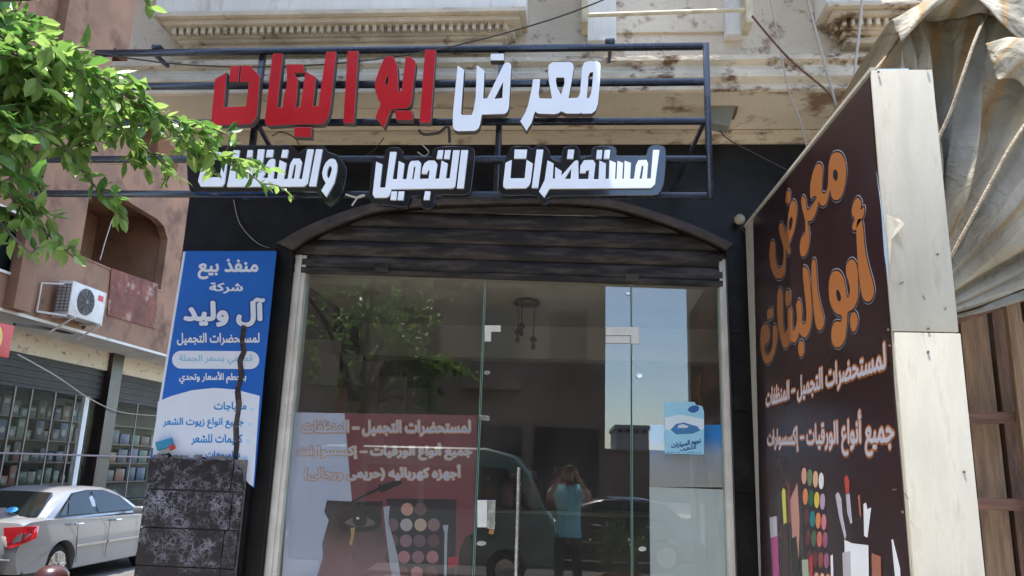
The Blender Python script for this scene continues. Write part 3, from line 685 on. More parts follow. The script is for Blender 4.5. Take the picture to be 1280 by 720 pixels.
wlet(E_([(168, 225), (228, 252), (203, 484), (258, 484), (306, 128), (370, 128), (330, 400), (375, 400), (392, 218), (448, 245), (430, 400), (470, 400), (490, 270), (500, 240), (520, 220), (590, 215), (615, 240), (600, 398), (690, 395), (700, 320), (690, 308), (682, 325), (672, 347), (622, 345), (628, 290), (650, 240), (690, 215), (750, 215), (778, 250), (755, 397), (795, 395), (820, 215), (882, 245), (862, 392), (900, 392), (935, 112), (1000, 112), (955, 470), (930, 490), (320, 500), (300, 560), (270, 583), (150, 583), (132, 550), (140, 480)]), b2,
     [E_([(524, 402), (543, 275), (560, 275), (540, 402)])])
for q in ([(785, 112), (838, 110), (825, 195), (768, 195)], [(855, 112), (912, 110), (898, 197), (842, 195)], [(320, 522), (377, 522), (367, 607), (308, 605)], [(392, 522), (447, 522), (437, 608), (380, 606)], [(655, 520), (710, 522), (697, 605), (640, 605)]): wlet(E_(q), b2, name='letter_dot')
b1 = board(D_([(20, 200), (40, 110), (100, 60), (250, 42), (400, 40), (560, 40), (720, 38), (800, 38), (848, 70), (875, 98), (912, 72), (960, 40), (1060, 44), (1100, 90), (1165, 112), (1215, 170), (1240, 240), (1215, 370), (1180, 440), (1100, 496), (1050, 450), (1000, 392), (700, 394), (400, 396), (120, 396), (40, 380)]))
wlet(D_([(1110, 155), (1135, 148), (1160, 158), (1172, 190), (1170, 240), (1150, 330), (1088, 440), (1052, 392), (1085, 335), (1065, 300), (1058, 260), (1068, 215), (1085, 180)]), b1, [D_([(1125, 200), (1132, 230), (1122, 270), (1108, 300), (1094, 280), (1096, 240), (1108, 210)])])
wlet(D_([(1012, 78), (1060, 78), (1010, 358), (958, 358)]), b1)
wlet(D_([(945, 78), (993, 78), (948, 335), (915, 360), (335, 362), (385, 85), (430, 85), (395, 300), (430, 300), (445, 215), (470, 150), (520, 150), (537, 185), (520, 300), (545, 300), (570, 78), (620, 78), (592, 262), (655, 160), (675, 150), (698, 152), (700, 180), (685, 303), (715, 303), (735, 160), (785, 182), (765, 305), (795, 303), (815, 190), (840, 148), (890, 148), (905, 175), (880, 303), (905, 303)]), b1,
     [D_([(604, 296), (655, 203), (645, 296)]), D_([(822, 300), (845, 195), (860, 195), (845, 300)]), D_([(478, 262), (486, 205), (500, 205), (494, 262)])])
wlet(D_([(150, 175), (190, 155), (172, 290), (280, 290), (300, 170), (333, 190), (316, 330), (295, 360), (135, 360), (115, 320)]), b1)
for q in ([(205, 100), (290, 100), (283, 150), (195, 150)], [(757, 82), (800, 82), (790, 140), (745, 140)], [(640, 82), (688, 82), (680, 137), (630, 137)], [(492, 84), (530, 84), (524, 138), (484, 138)]): wlet(D_(q), b1, name='letter_dot')

# ------------------------------------------------------------------ blue banner on the pilaster
BP = facade(-0.066)
BN = thing('printed_banner', 'tall blue and white printed banner on the left pilaster, torn along its lower edge', 'banner', BP.hit(270, 590))
def bl_(pts): return crop(180, 300, 3.6, pts)
edge = [(212, 566), (218, 572), (228, 569), (240, 575), (255, 571), (268, 577), (280, 574), (290, 580), (296, 592), (306, 598), (313, 606)]
art('banner_sheet', BP, [(230, 314), (346, 314), (331, 460), (318, 610)] + list(reversed(edge)) + [(188, 574), (205, 470)], 0, 0.004, M['print_blue'], BN)
arc = [(198, 502), (215, 495), (240, 488), (268, 485), (295, 487), (325, 495)]
art('white_field', BP, arc + [(317, 608)] + list(reversed(edge)) + [(191, 572)], 0.0045, 0.0055, M['print_white'], BN)
art('white_border', BP, [(229.5, 315), (232.5, 315), (193, 560), (190, 560)], 0.0046, 0.0056, M['print_white'], BN)
def bt(s, x0, y0, x1, y1, m='print_white', bold=0.035, **k): return text('lettering', BP, s, bl_([(x0, y0), (x1, y1)]), 0.0060, 0.0068, M[m], BN, bold, **k)
bt('منفذ بيع', 243, 85, 516, 178); bt('شركة', 295, 192, 447, 242); bt('آل وليد', 178, 260, 548, 392, bold=0.05, outline=0.06, omat=M['print_navy'])
bt('لمستحضرات التجميل', 150, 418, 522, 476, outline=0.03, omat=M['print_navy'])
pill = [(168 + 40 * math.cos(R(a)), 539 + 40 * math.sin(R(a))) for a in range(90, 271, 15)] + [(480 + 40 * math.cos(R(a)), 541 + 40 * math.sin(R(a))) for a in range(-90, 91, 15)]
art('white_pill', BP, bl_(pill), 0.0045, 0.0055, M['print_white'], BN)
bt('قطاعي بسعر الجملة', 160, 516, 490, 562, 'pill_blue', 0.02); bt('بتحطم الأسعار وتحدي', 160, 592, 462, 648)
def bt2(s, x0, y0, x1, y1): return text('lettering', BP, s, crop(180, 480, 3, [(x0, y0), (x1, y1)]), 0.0060, 0.0068, M['print_textblue'], BN, 0.035)
bt2('مكياجات', 264, 66, 386, 104); bt2('جميع انواع زيوت الشعر', 72, 126, 376, 168); bt2('كريمات للشعر', 178, 188, 371, 230); bt2('شامبوهات', 232, 250, 362, 284)
for q in ((405, 95), (400, 152), (392, 215), (383, 276)): art('bullet', BP, crop(180, 480, 3, ellipse(*q, 8, 8, 12)), 0.006, 0.0068, M['print_paleblue'], BN)
tear = [(303, 406), (309, 408), (306, 425), (309, 440), (304, 452), (306, 470), (301, 485), (303, 505), (299, 530), (300, 555), (296, 590), (290, 589), (293, 560), (292, 535), (296, 510), (294, 490), (299, 470), (297, 450), (302, 440), (300, 425)]
art('torn_strip', BP, tear, 0.0070, 0.0085, M['tear'], BN)
# little blue and red scrap on the broken tiles
p = atY(206, 556, -0.105)
sc = MB(); sc.obox(p + Vector((0, 0, 0.004)), (0.055, 0, 0.018), (0, 0.016, 0), (-0.012, 0, 0.028)); o = thing('plastic_scrap', 'small blue plastic scrap with red end lying on the broken tiles of the pilaster', 'scrap', p)
sc.build('blue_piece', flat('blue plastic', (0.03, 0.22, 0.36)), o, bevel=0.006); MB().obox(p + Vector((0.058, -0.004, -0.016)), (0.014, 0, 0.008), (0, 0.018, 0), (-0.006, 0, 0.014)).build('red_piece', flat('red plastic', (0.5, 0.04, 0.03)), o, bevel=0.005)

# ------------------------------------------------------------------ poster inside the left pane
PP = facade(YG + 0.012)
PO = thing('window_poster', 'red and lilac cosmetics poster with an eye and make-up palette inside the left pane', 'poster', PP.hit(460, 720))
W_ = lambda p: crop(340, 480, 3, p)
def face_print():
    mm = mat('face print', (0.1, 0.05, 0.05), 0.5); nt = mm.node_tree; tc = nt.nodes.new('ShaderNodeTexCoord'); sp = nt.nodes.new('ShaderNodeSeparateXYZ'); nt.links.new(tc.outputs['Object'], sp.inputs[0])
    no = nt.nodes.new('ShaderNodeTexNoise'); no.inputs['Scale'].default_value = 5; no.inputs['Detail'].default_value = 7; nt.links.new(tc.outputs['Object'], no.inputs['Vector'])
    ma = nt.nodes.new('ShaderNodeMath'); ma.operation = 'MULTIPLY_ADD'; ma.inputs[1].default_value = .22; nt.links.new(no.outputs['Fac'], ma.inputs[0]); nt.links.new(sp.outputs['Z'], ma.inputs[2])
    rp = nt.nodes.new('ShaderNodeValToRGB'); nt.links.new(ma.outputs[0], rp.inputs[0]); e = rp.color_ramp.elements
    e[0].position = .12; e[0].color = (.30, .17, .18, 1); e[1].position = .62; e[1].color = (.030, .016, .016, 1)
    k = e.new(.30); k.color = (.19, .10, .10, 1); k = e.new(.42); k.color = (.065, .034, .033, 1)
    nt.links.new(rp.outputs[0], nt.nodes['Principled BSDF'].inputs['Base Color']); return mm
M['face print'] = face_print()
def pa(name, pts, lv, m, **k): return art(name, PP, W_(pts), 0.0006 * lv, 0.0006 * lv + 0.0004, m if not isinstance(m, str) else M[m], PO, **k)
art('poster_sheet', PP, W_([(80, 105), (770, 118), (757, 560), (740, 565), (735, 800), (30, 800)]), -0.002, 0.0003, M['poster_red'], PO)
pa('lilac_field', [(80, 106), (272, 110), (300, 440), (206, 436), (215, 520), (190, 650), (165, 800), (32, 800)], 1, 'poster_lilac')
pa('face', [(206, 436), (300, 441), (415, 440), (412, 520), (438, 640), (452, 720), (460, 800), (160, 800), (170, 715), (192, 650), (188, 600), (213, 510), (196, 480)], 2, 'face print')
pa('eye_shadow', [(250, 520), (280, 470), (330, 455), (385, 470), (410, 510), (390, 545), (320, 555), (270, 550)], 3, flat('dark eye shadow', (0.03, 0.015, 0.016)), sm=3)
pa('eye_white', [(272, 520), (298, 503), (335, 495), (368, 505), (388, 525), (345, 535), (300, 532)], 4, flat('eye white', (0.16, 0.11, 0.10)), sm=3)
pa('iris', ellipse(330, 511, 27, 24), 5, flat('iris', (0.03, 0.02, 0.015))); pa('catchlight', ellipse(322, 503, 6, 5, 10), 6, 'print_white')
pa('eyebrow', [(225, 470), (270, 445), (340, 442), (400, 455), (340, 452), (275, 458)], 4, 'print_black')
pa('torn_edge', [(418, 462), (442, 456), (436, 520), (455, 580), (472, 650), (482, 720), (488, 800), (462, 800), (440, 660), (428, 560)], 4, 'print_pale')
pa('gold_tear', [(295, 540), (312, 537), (308, 570), (300, 605), (290, 600), (298, 570)], 6, flat('gold tear', (0.5, 0.3, 0.12)))
pa('palette', [(428, 430), (692, 432), (685, 800), (470, 800), (478, 650), (440, 560), (436, 470)], 2, flat('palette case', (0.03, 0.02, 0.025)))
cols = {'peach': (0.5, 0.25, 0.2), 'mauve': (0.17, 0.085, 0.11), 'pale': (0.45, 0.36, 0.38), 'beige': (0.5, 0.36, 0.28), 'brown': (0.14, 0.06, 0.065), 'pink': (0.42, 0.18, 0.2), 'rose': (0.28, 0.14, 0.17)}
for y, row in ((470, ((507, 'peach'), (557, 'brown'))), (528, ((452, 'mauve'), (504, 'pale'), (557, 'beige'), (607, 'rose'))), (588, ((452, 'brown'), (503, 'rose'), (553, 'mauve'), (606, 'brown'))),
               (649, ((446, 'brown'), (495, 'pink'), (548, 'rose'), (602, 'pink'))), (708, ((491, 'brown'), (543, 'pink'), (598, 'brown'))), (766, ((500, 'pink'), (550, 'pale'), (600, 'brown')))):
    for x, c in row: pa('shade_pan', ellipse(x, y, 23, 24), 3, flat(c + ' eyeshadow', cols[c]))
pa('mascara_wand', [(292, 442), (400, 388), (398, 380), (480, 358), (490, 372), (410, 408), (404, 398), (298, 446)], 6, 'print_black')
pa('brush', [(640, 530), (662, 528), (658, 560), (655, 720), (645, 720), (647, 560)], 4, 'print_pale'); pa('lipstick', [(705, 620), (730, 565), (750, 590), (745, 720), (690, 720)], 4, flat('black lipstick case', (0.03, 0.012, 0.014)))
pa('compact', [(660, 650), (700, 645), (702, 680), (662, 690)], 5, flat('red compact', (0.4, 0.03, 0.05)))
YLW = flat('pale gold outline', (0.62, 0.33, 0.16))
for s, bx in (('لمستحضرات التجميل – المنظفات', (112, 136, 745, 196)), ('جميع أنواع الورقيات – إكسسوارات', (95, 222, 750, 285)), ('أجهزه كهربائيه (حريمى ورجالى)', (122, 303, 708, 362))):
    text('lettering', PP, s, W_([bx[:2], bx[2:]]), 0.0050, 0.0056, M['poster_lilac'], PO, 0.03, outline=0.07, omat=YLW)

# sticker on the right pane, sky-blue posters and white board behind it
ST = thing('window_sticker', 'small pale blue detergent card stuck high on the right pane', 'sticker', G.hit(856, 568))
art('card', G, [(831, 502.5), (868, 502.5), (870, 506), (878, 508), (880, 515), (880, 568), (831, 567)], 0.0008, 0.002, flat('card pale blue', (0.34, 0.66, 0.80)), ST)
art('cloud_band', G, [(831, 522), (850, 518), (880, 524), (880, 536), (860, 540), (831, 537)], 0.0022, 0.0026, flat('card white', (0.70, 0.82, 0.86)), ST)
art('car_picture', G, [(838, 537), (845, 530), (855, 528), (864, 531), (872, 533), (875, 538), (866, 542), (845, 543)], 0.0028, 0.0032, flat('picture blue', (0.05, 0.20, 0.42)), ST)
art('car_window', G, [(848, 531.5), (854, 530), (861, 533), (858, 535), (847, 535)], 0.0034, 0.0036, M['print_white'], ST)
art('emblem', G, smooth_loop([(860, 511), (866, 507), (873, 508), (873, 513), (867, 516), (861, 514)], 3), 0.0028, 0.0032, flat('emblem blue', (0.03, 0.12, 0.36)), ST)
text('lettering', G, 'نجوم السيارات', [(839, 554), (876, 547), (876, 557), (839, 563)], 0.0028, 0.0034, M['print_navy'], ST, 0.05)
text('lettering', G, 'للتنظيف', [(850, 560), (870, 556), (870, 562), (850, 565)], 0.0028, 0.0034, M['print_navy'], ST, 0.04)
text('lettering', G, 'لمعان يدوم', [(833, 564.2), (876, 564.6), (876, 567), (833, 566.6)], 0.0028, 0.0034, M['print_textblue'], ST, 0.02)
SPp = facade(0.17)
def sky_poster(px0, px1, lab):
    o = thing('sky_poster', lab, 'poster', SPp.hit(px0, 610))
    m = 'sky poster print'
    if m not in M:
        mm = mat(m, (0.5, 0.5, 0.5), 0.4); nt = mm.node_tree; tc = nt.nodes.new('ShaderNodeTexCoord'); sp = nt.nodes.new('ShaderNodeSeparateXYZ'); rp = nt.nodes.new('ShaderNodeValToRGB')
        nt.links.new(tc.outputs['Object'], sp.inputs[0]); hm = nt.nodes.new('ShaderNodeMapRange'); hm.inputs[2].default_value = SPp.hit(850, 531).z - SPp.hit(850, 610).z; nt.links.new(sp.outputs['Z'], hm.inputs[0]); nt.links.new(hm.outputs[0], rp.inputs[0])
        rp.color_ramp.elements[0].color = (0.46, 0.43, 0.40, 1); rp.color_ramp.elements[0].position = 0.1
        rp.color_ramp.elements[1].color = (0.003, 0.33, 0.92, 1); rp.color_ramp.elements[1].position = 0.8
        e = rp.color_ramp.elements.new(0.5); e.color = (0.42, 0.47, 0.54, 1)
        nt.links.new(rp.outputs[0], nt.nodes['Principled BSDF'].inputs['Base Color']); M[m] = mm
    art('sheet', SPp, [(px0, 531), (px1, 531), (px1 + 2, 609), (px0, 609)], 0, 0.004, M[m], o)
sky_poster(812, 878.5, 'printed panel fading from sky blue to cream, directly behind the detergent card')
sky_poster(880, 905, 'narrow printed panel fading from sky blue to cream, against the right door frame')
wb = thing('white_board', 'plain white board standing behind the right pane under the blue printed panels', 'board', SPp.hit(860, 900))
MB().box(SPp.hit(812, 612).x, SPp.hit(907, 612).x, 0.165, 0.19, 0.03, SPp.hit(850, 610).z).build('board_sheet', M['white_board'], wb)

# ------------------------------------------------------------------ inside the shop: lamp, counter, bottles, shelves
lp = atY(659, 363, 1.3); lx, lz = lp.x, zc
LP = thing('ceiling_lamp', 'dark bronze ceiling lamp with hanging drops inside the shop', 'lamp', (lx, 1.3, lz))
MB().lathe((lx, 1.3, lz - 0.05), [(0.02, -0.01), (0.11, 0.0), (0.12, 0.02), (0.10, 0.048)], 24).build('canopy', M['bronze'], LP, smooth=50)
for dx, ln in ((-0.07, 0.22), (0.065, 0.27), (-0.04, 0.16)):
    b = MB(); b.tube([(lx + dx, 1.3 + dx * .4, lz - 0.05), (lx + dx, 1.3 + dx * .4, lz - 0.05 - ln)], 0.006, 6)
    b.lathe((lx + dx, 1.3 + dx * .4, lz - 0.05 - ln - 0.12), [(0.012, 0), (0.022, 0.03), (0.012, 0.06), (0.035, 0.09), (0.012, 0.125)], 12); b.build('pendant', M['bronze'], LP, smooth=50)
ct = thing('shop_counter', 'long dark counter across the middle of the shop interior', 'counter', (0, 3.2, 0.013))
MB().box(-1.3, 1.0, 3.0, 3.5, 0.014, 1.25).build('cabinet', M['interior'], ct, bevel=0.01); MB().box(-1.35, 1.05, 2.95, 3.55, 1.251, 1.29).build('counter_top', M['interior_floor'], ct, bevel=0.006)
for i, (px, s) in enumerate(((640, 1.0), (667, 1.1), (697, 1.25), (610, .9), (730, .9))):
    x = atY(px, 590, 3.2).x; z = 1.291
    o = thing('pump_bottle', 'dusty pink bottle on the shop counter, %s from the left' % ('second third fourth first fifth'.split()[i]), 'bottle', (x, 3.2, z), 'bottles on the shop counter')
    MB().lathe((x, 3.2, z), [(0.09 * s, 0), (0.10 * s, 0.02), (0.10 * s, 0.20 * s), (0.08 * s, 0.26 * s), (0.03 * s, 0.30 * s)], 16).build('bottle_body', flat('dusty pink plastic', (0.17, 0.06, 0.055)), o, smooth=50)
    MB().lathe((x, 3.2, z + 0.30 * s), [(0.032 * s, 0.001), (0.03 * s, 0.06 * s)], 12).build('cap', flat('pale cap', (0.15, 0.09, 0.08)), o)
shf = thing('wall_shelves', 'dark shelving along the left wall inside the shop', 'shelves', (IX0 + 0.3, 2.6, 0.013))
b = MB()
for k in range(6): b.box(IX0 + 0.102, IX0 + 0.42, 0.9, 4.8, 0.3 + k * 0.42, 0.325 + k * 0.42)
b.build('shelf', M['interior_floor'], shf)
b = MB()
for y in (0.88, 2.2, 3.5, 4.8): b.box(IX0 + 0.102, IX0 + 0.43, y - .02, y, 0.014, 2.7)
b.build('upright', M['interior_floor'], shf)
pal = [(0.4, 0.3, 0.2), (0.1, 0.16, 0.22), (0.4, 0.1, 0.09), (0.3, 0.32, 0.28), (0.36, 0.26, 0.1)]
pn = ['tan', 'slate blue', 'dull red', 'grey green', 'ochre']
rn = random.Random(3)
for k in range(2, 5):
    for j in range(5):
        c = (k * 3 + j * 2) % 5; y = 1.05 + j * 0.75; z = 0.326 + k * 0.42; h = rn.uniform(.2, .34)
        o = MB().box(IX0 + 0.16, IX0 + 0.36, y, y + 0.34, z, z + h).build('goods_box', flat(pn[c] + ' carton', pal[c]), bevel=0.006)
        tag(o, '%s carton inside the shop, %s shelf up, %s from the glass' % (pn[c], WORDS[k], WORDS[j]), 'carton', 'cartons on the shelves inside the shop')

# ------------------------------------------------------------------ side signboard standing out from the wall
PX = 1.19
SBp = Plane((PX, 0, 0), (0, -1, 0))
yo = atX(1090, 95, PX).y; x2 = atY(1165, 85, yo).x
zi = SBp.hit(941, 270).z; zo = SBp.hit(1090, 88).z
SB = thing('side_signboard', 'tall brown advertising board with orange Arabic letters standing out from the wall', 'signboard', (PX, yo / 2, 0))
MB().prism([(PX + .004, -0.02, 0.0), (PX + .004, -0.02, zi), (PX + .004, yo + 0.013, zo), (PX + .004, yo + 0.013, 0.0)], (x2 - PX - 0.01, 0, 0)).build('core_board', M['ply'], SB)
zj = atY(1140, 415, yo).z
ep = MB(); ep.box(PX - 0.002, x2, yo, yo + 0.012, zj + 0.003, zo + 0.004); ep.build('end_panel', M['ply'], SB, bevel=0.002)
ep = MB(); ep.box(PX + 0.004, x2 + 0.004, yo - 0.003, yo + 0.012, 0.0, zj - 0.003); ep.build('end_panel', M['ply'], SB, bevel=0.002)
for px, py, a, ln in ((1127, 354, .5, 10), (1155, 372, -1.2, 9), (1182, 386, .9, 7), (1133, 620, -1.1, 12), (1140, 655, -1.2, 14), (1118, 612, .1, 8)):
    q = atY(px, py, yo - 0.002); e = ln / 960 * 3.05 / 3.4; MB().obox(q, (e * math.cos(a), 0, e * math.sin(a)), (0, .001, 0), (-.0013 * math.sin(a), 0, .0013 * math.cos(a))).build('scratch', M['flood_brown'], SB)
for px, py in ((1159, 86), (1098, 90), (1160, 411), (1110, 412), (1160, 440), (1112, 432), (1205, 590), (1128, 640), (1172, 318)):
    q = atY(px, py, yo - 0.004); MB().lathe(q, [(0.005, -0.002), (0.004, 0.002)], 8, 'y').build('screw', M['flood_brown'], SB)
fl = MB(); e0 = [atY(*q, yo - 0.001) for q in ((1106, 232), (1108, 268), (1120, 276), (1124, 285), (1113, 300), (1112, 345))]
fl.prism([e0[0], e0[1], e0[2] + Vector((0, -0.03, 0)), e0[3] + Vector((0, -0.05, 0)), e0[4] + Vector((0, -0.01, 0)), e0[5]], (0.001, 0.003, 0)); fl.build('torn_flap', M['ply'], SB)
sheet = [SBp.uv(942, 274), SBp.uv(1088, 96), SBp.uv(1096, 205), SBp.uv(1103, 260), SBp.uv(1106, 310), SBp.uv(1110, 360), SBp.uv(1117, 480), SBp.uv(1126, 580)]
ubot = SBp.uv(1126, 580)[0]; sheet += [(ubot - .005, 0.05), (0.03, 0.05)]
loops_obj('printed_face', SBp, [sheet], 0.001, 0.004, M['print_brown'], SB)
art('blue_underlay', SBp, [(1097, 215), (1103, 262), (1107, 318), (1112, 350), (1110, 318), (1104, 262)], 0.0042, 0.005, flat('pale blue tape', (0.35, 0.5, 0.68)), SB)
tr = MB(); tr.bar((PX + .006, -0.02, zi + 0.008), (PX + .006, yo, zo + 0.008), 0.022, 0.016); tr.build('edge_trim', M['ply'], SB)
tp_ = atY(1098, 85, yo); MB().box(tp_.x, tp_.x + 0.12, yo + 0.005, yo + 0.10, zo + 0.005, zo + 0.012).build('packing', flat('pale blue foam', (0.5, 0.6, 0.75)), SB)
G_ = lambda p: crop(940, 180, 551 / 130, p)
H_ = lambda p: crop(940, 320, 874 / 170, p)
I_ = lambda p: crop(900, 160, 874 / 340, p)
def orange(pts, holes=()):
    blob('letter_outline', SBp, pts, 0.0042, M['print_pale'], SB, (0.006, 0.012)); blob('letter_surround', SBp, pts, 0.0054, M['print_black'], SB, (0.005, 0.0085))  # dark printed gap between each orange letter and its pale outline
    blob('letter', SBp, pts, 0.0066, M['print_orange'], SB, (), 'orange printed letter')
    for h in holes:
        art('letter_counter', SBp, h, 0.0070, 0.0074, M['print_black'], SB, sm=3)
orange(G_([(450, 45), (480, 52), (500, 90), (507, 150), (500, 220), (480, 280), (455, 298), (432, 285), (420, 245), (407, 300), (388, 328), (366, 318), (362, 300), (345, 365), (322, 405), (302, 412), (312, 480), (306, 555), (282, 597), (264, 583), (260, 535), (270, 492), (288, 470), (287, 400), (272, 340), (268, 292), (280, 276), (292, 300), (296, 338), (306, 350), (330, 320), (350, 282), (335, 276), (318, 290), (315, 240), (320, 190), (335, 135), (355, 106), (376, 112), (383, 145), (379, 200), (377, 250), (391, 263), (406, 240), (412, 180), (414, 110), (428, 62)]), [G_([(450, 135), (462, 150), (460, 185), (448, 192), (438, 170), (440, 145)])])
orange(G_([(225, 298), (243, 330), (241, 400), (226, 470), (208, 520), (202, 540), (206, 572), (196, 588), (188, 560), (184, 610), (180, 680), (155, 715), (125, 700), (105, 650), (97, 580), (105, 520), (120, 515), (128, 545), (130, 600), (140, 650), (158, 658), (170, 630), (174, 560), (166, 520), (152, 470), (150, 430), (165, 418), (178, 450), (186, 470), (195, 400), (207, 330)]), [G_([(215, 385), (223, 402), (216, 440), (206, 460), (203, 410)])])
orange(G_([(198, 245), (209, 262), (208, 300), (195, 320), (183, 300), (187, 260)]))
orange(H_([(345, 68), (366, 88), (381, 160), (391, 280), (392, 400), (380, 480), (350, 525), (325, 510), (312, 492), (300, 530), (280, 558), (262, 545), (248, 562), (225, 592), (200, 570), (185, 500), (172, 420), (168, 300), (175, 215), (193, 212), (205, 250), (206, 350), (210, 450), (222, 495), (238, 455), (236, 380), (240, 337), (253, 330), (265, 360), (266, 430), (271, 480), (286, 463), (298, 400), (292, 320), (305, 285), (320, 293), (330, 360), (329, 420), (341, 440), (358, 410), (354, 300), (340, 180), (334, 90)]))
orange(H_([(235, 218), (252, 232), (255, 300), (238, 325), (222, 300), (222, 240)])); orange(H_([(322, 545), (338, 562), (342, 620), (322, 648), (308, 625), (305, 570)]))
orange(H_([(405, 20), (418, 37), (425, 130), (432, 230), (452, 330), (471, 400), (468, 450), (445, 478), (420, 450), (405, 350), (395, 230), (390, 120), (393, 40)]))
orange(H_([(90, 438), (116, 458), (121, 520), (106, 560), (88, 572), (90, 615), (106, 640), (125, 618), (140, 560), (141, 455), (157, 446), (172, 470), (170, 540), (152, 620), (130, 670), (105, 692), (80, 670), (63, 600), (60, 520), (68, 460)]))
orange(H_([(108, 343), (122, 340), (141, 336), (145, 385), (125, 402), (108, 408), (103, 375)]))
orange(I_([(455, 290), (464, 310), (470, 380), (481, 440), (500, 510), (496, 545), (480, 558), (462, 540), (450, 460), (445, 380), (444, 310)]))
orange(I_([(451, 225), (460, 240), (456, 264), (468, 254), (467, 280), (450, 310), (438, 330), (429, 318), (438, 292), (428, 275), (432, 245), (443, 227)]))
orange(H_([(645, 22), (675, 40), (690, 100), (693, 200), (688, 280), (660, 340), (626, 362), (622, 420), (610, 520), (588, 570), (560, 588), (531, 570), (518, 510), (530, 442), (552, 420), (578, 424), (588, 402), (582, 380), (545, 365), (515, 310), (503, 240), (505, 160), (522, 110), (550, 95), (580, 110), (600, 150), (612, 210), (621, 265), (635, 255), (640, 220), (632, 170), (616, 120), (616, 60)]), [H_([(560, 215), (575, 235), (582, 270), (570, 290), (555, 265), (552, 230)])])
orange(H_([(663, 358), (685, 380), (690, 430), (670, 485), (648, 470), (640, 420), (645, 380)]))
K_ = lambda p: crop(900, 420, 2.4, p)
text('lettering', SBp, 'لمستحضرات التجميل – المنظفات', K_([(140, 160), (500, 18), (504, 122), (140, 228)]), 0.0056, 0.0062, M['print_pale'], SB, 0.03, outline=0.065, omat=M['print_orange'])
text('lettering', SBp, 'جميع أنواع الورقيات – إكسسوارات', K_([(143, 270), (526, 205), (528, 365), (146, 352)]), 0.0056, 0.0062, M['print_pale'], SB, 0.03, outline=0.065, omat=M['print_orange'])
def sa(name, pts, lv, m): return art(name, SBp, K_(pts), 0.0042 + 0.0007 * lv, 0.0047 + 0.0007 * lv, M[m] if isinstance(m, str) else m, SB)
sa('palette', [(243, 388), (318, 405), (335, 900), (262, 900)], 0, flat('palette case', (0.03, 0.02, 0.025)))
pc = [['pink', 'green', 'peach', 'white'], ['orange', 'bottle green', 'yellow', 'lilac'], ['maroon', 'teal', 'orange', 'rose'], ['maroon', 'moss', 'coral', 'mauve'], ['maroon', 'maroon', 'brick', 'mauve'], ['teal', 'pink', 'peach', 'orange']]
pcol = {'pink': (.55, .27, .22), 'green': (.12, .2, .09), 'peach': (.55, .34, .22), 'white': (.6, .6, .62), 'orange': (.55, .2, .08), 'bottle green': (.02, .12, .06), 'yellow': (.6, .42, .06), 'lilac': (.36, .27, .38), 'maroon': (.10, .03, .035), 'teal': (.01, .18, .2), 'rose': (.5, .16, .2), 'moss': (.06, .11, .06), 'coral': (.5, .13, .1), 'mauve': (.26, .09, .16), 'brick': (.22, .06, .05)}
for r, row in enumerate(pc):
    for c, cn in enumerate(row): sa('shade_pan', ellipse(255 + c * 17.3 + r * 4.0, 420 + r * 62 + c * 5 - (3 * c if r > 2 else 0), 7.6, 25 - r * .4, 18), 1, flat(cn + ' shade', pcol[cn]))
sa('brush', [(350, 478), (358, 468), (368, 490), (372, 540), (383, 600), (379, 612), (362, 545)], 2, 'print_pale'); sa('brush_tip', [(377, 425), (386, 418), (393, 440), (392, 470), (382, 472)], 3, flat('red bristles', (0.4, 0.05, 0.04)))
sa('brush', [(382, 474), (393, 472), (401, 560), (396, 565), (386, 530)], 2, 'print_pale'); sa('brush', [(435, 505), (442, 500), (446, 520), (458, 515), (447, 605), (437, 600)], 2, 'print_white')
sa('brush', [(418, 480), (424, 476), (428, 540), (424, 545)], 2, flat('copper ferrule', (0.35, 0.13, 0.08))); sa('cup', [(378, 612), (400, 622), (450, 628), (452, 740), (455, 900), (385, 900)], 3, 'print_white')
sa('pencil', [(188, 468), (193, 455), (199, 465), (203, 560), (194, 565)], 1, flat('lime pencil', (0.5, 0.5, 0.08))); sa('pencil', [(205, 440), (212, 430), (217, 560), (209, 565)], 1, flat('wine pencil', (0.16, 0.05, 0.05)))
sa('tube', [(152, 545), (173, 540), (180, 700), (184, 900), (166, 900), (160, 700)], 1, flat('magenta tube', (0.36, 0.07, 0.2))); sa('tube_cap', [(152, 545), (173, 540), (175, 600), (155, 606)], 2, 'print_pale')
sa('tube', [(186, 575), (205, 570), (218, 900), (200, 900)], 1, flat('dark lipstick tube', (0.05, 0.03, 0.03))); sa('brush', [(214, 490), (235, 440), (242, 560), (238, 720), (222, 640)], 1, flat('rose brush head', (0.42, 0.22, 0.18)))
sa('tube', [(215, 610), (232, 600), (262, 900), (232, 900)], 2, flat('black compact tube', (0.02, 0.02, 0.02))); sa('bottle', [(250, 672), (268, 670), (280, 900), (258, 900)], 3, flat('pale green bottle', (0.30, 0.36, 0.26)))
sa('lipstick', [(272, 668), (281, 655), (288, 900), (278, 900)], 3, flat('red lipstick', (0.4, 0.03, 0.04))); sa('tube', [(336, 660), (343, 655), (350, 900), (342, 900)], 3, 'print_white'); sa('tube', [(372, 650), (396, 645), (404, 900), (382, 900)], 4, flat('grey tube', (0.38, 0.38, 0.42)))
sa('lipstick', [(460, 652), (488, 662), (492, 900), (466, 900)], 3, flat('copper case', (0.28, 0.11, 0.07))); sa('brush', [(520, 612), (524, 610), (546, 700), (556, 900), (548, 900)], 3, 'print_white'); sa('bottle', [(505, 680), (530, 690), (540, 900), (515, 900)], 2, flat('dark bottle', (0.02, 0.012, 0.015)))

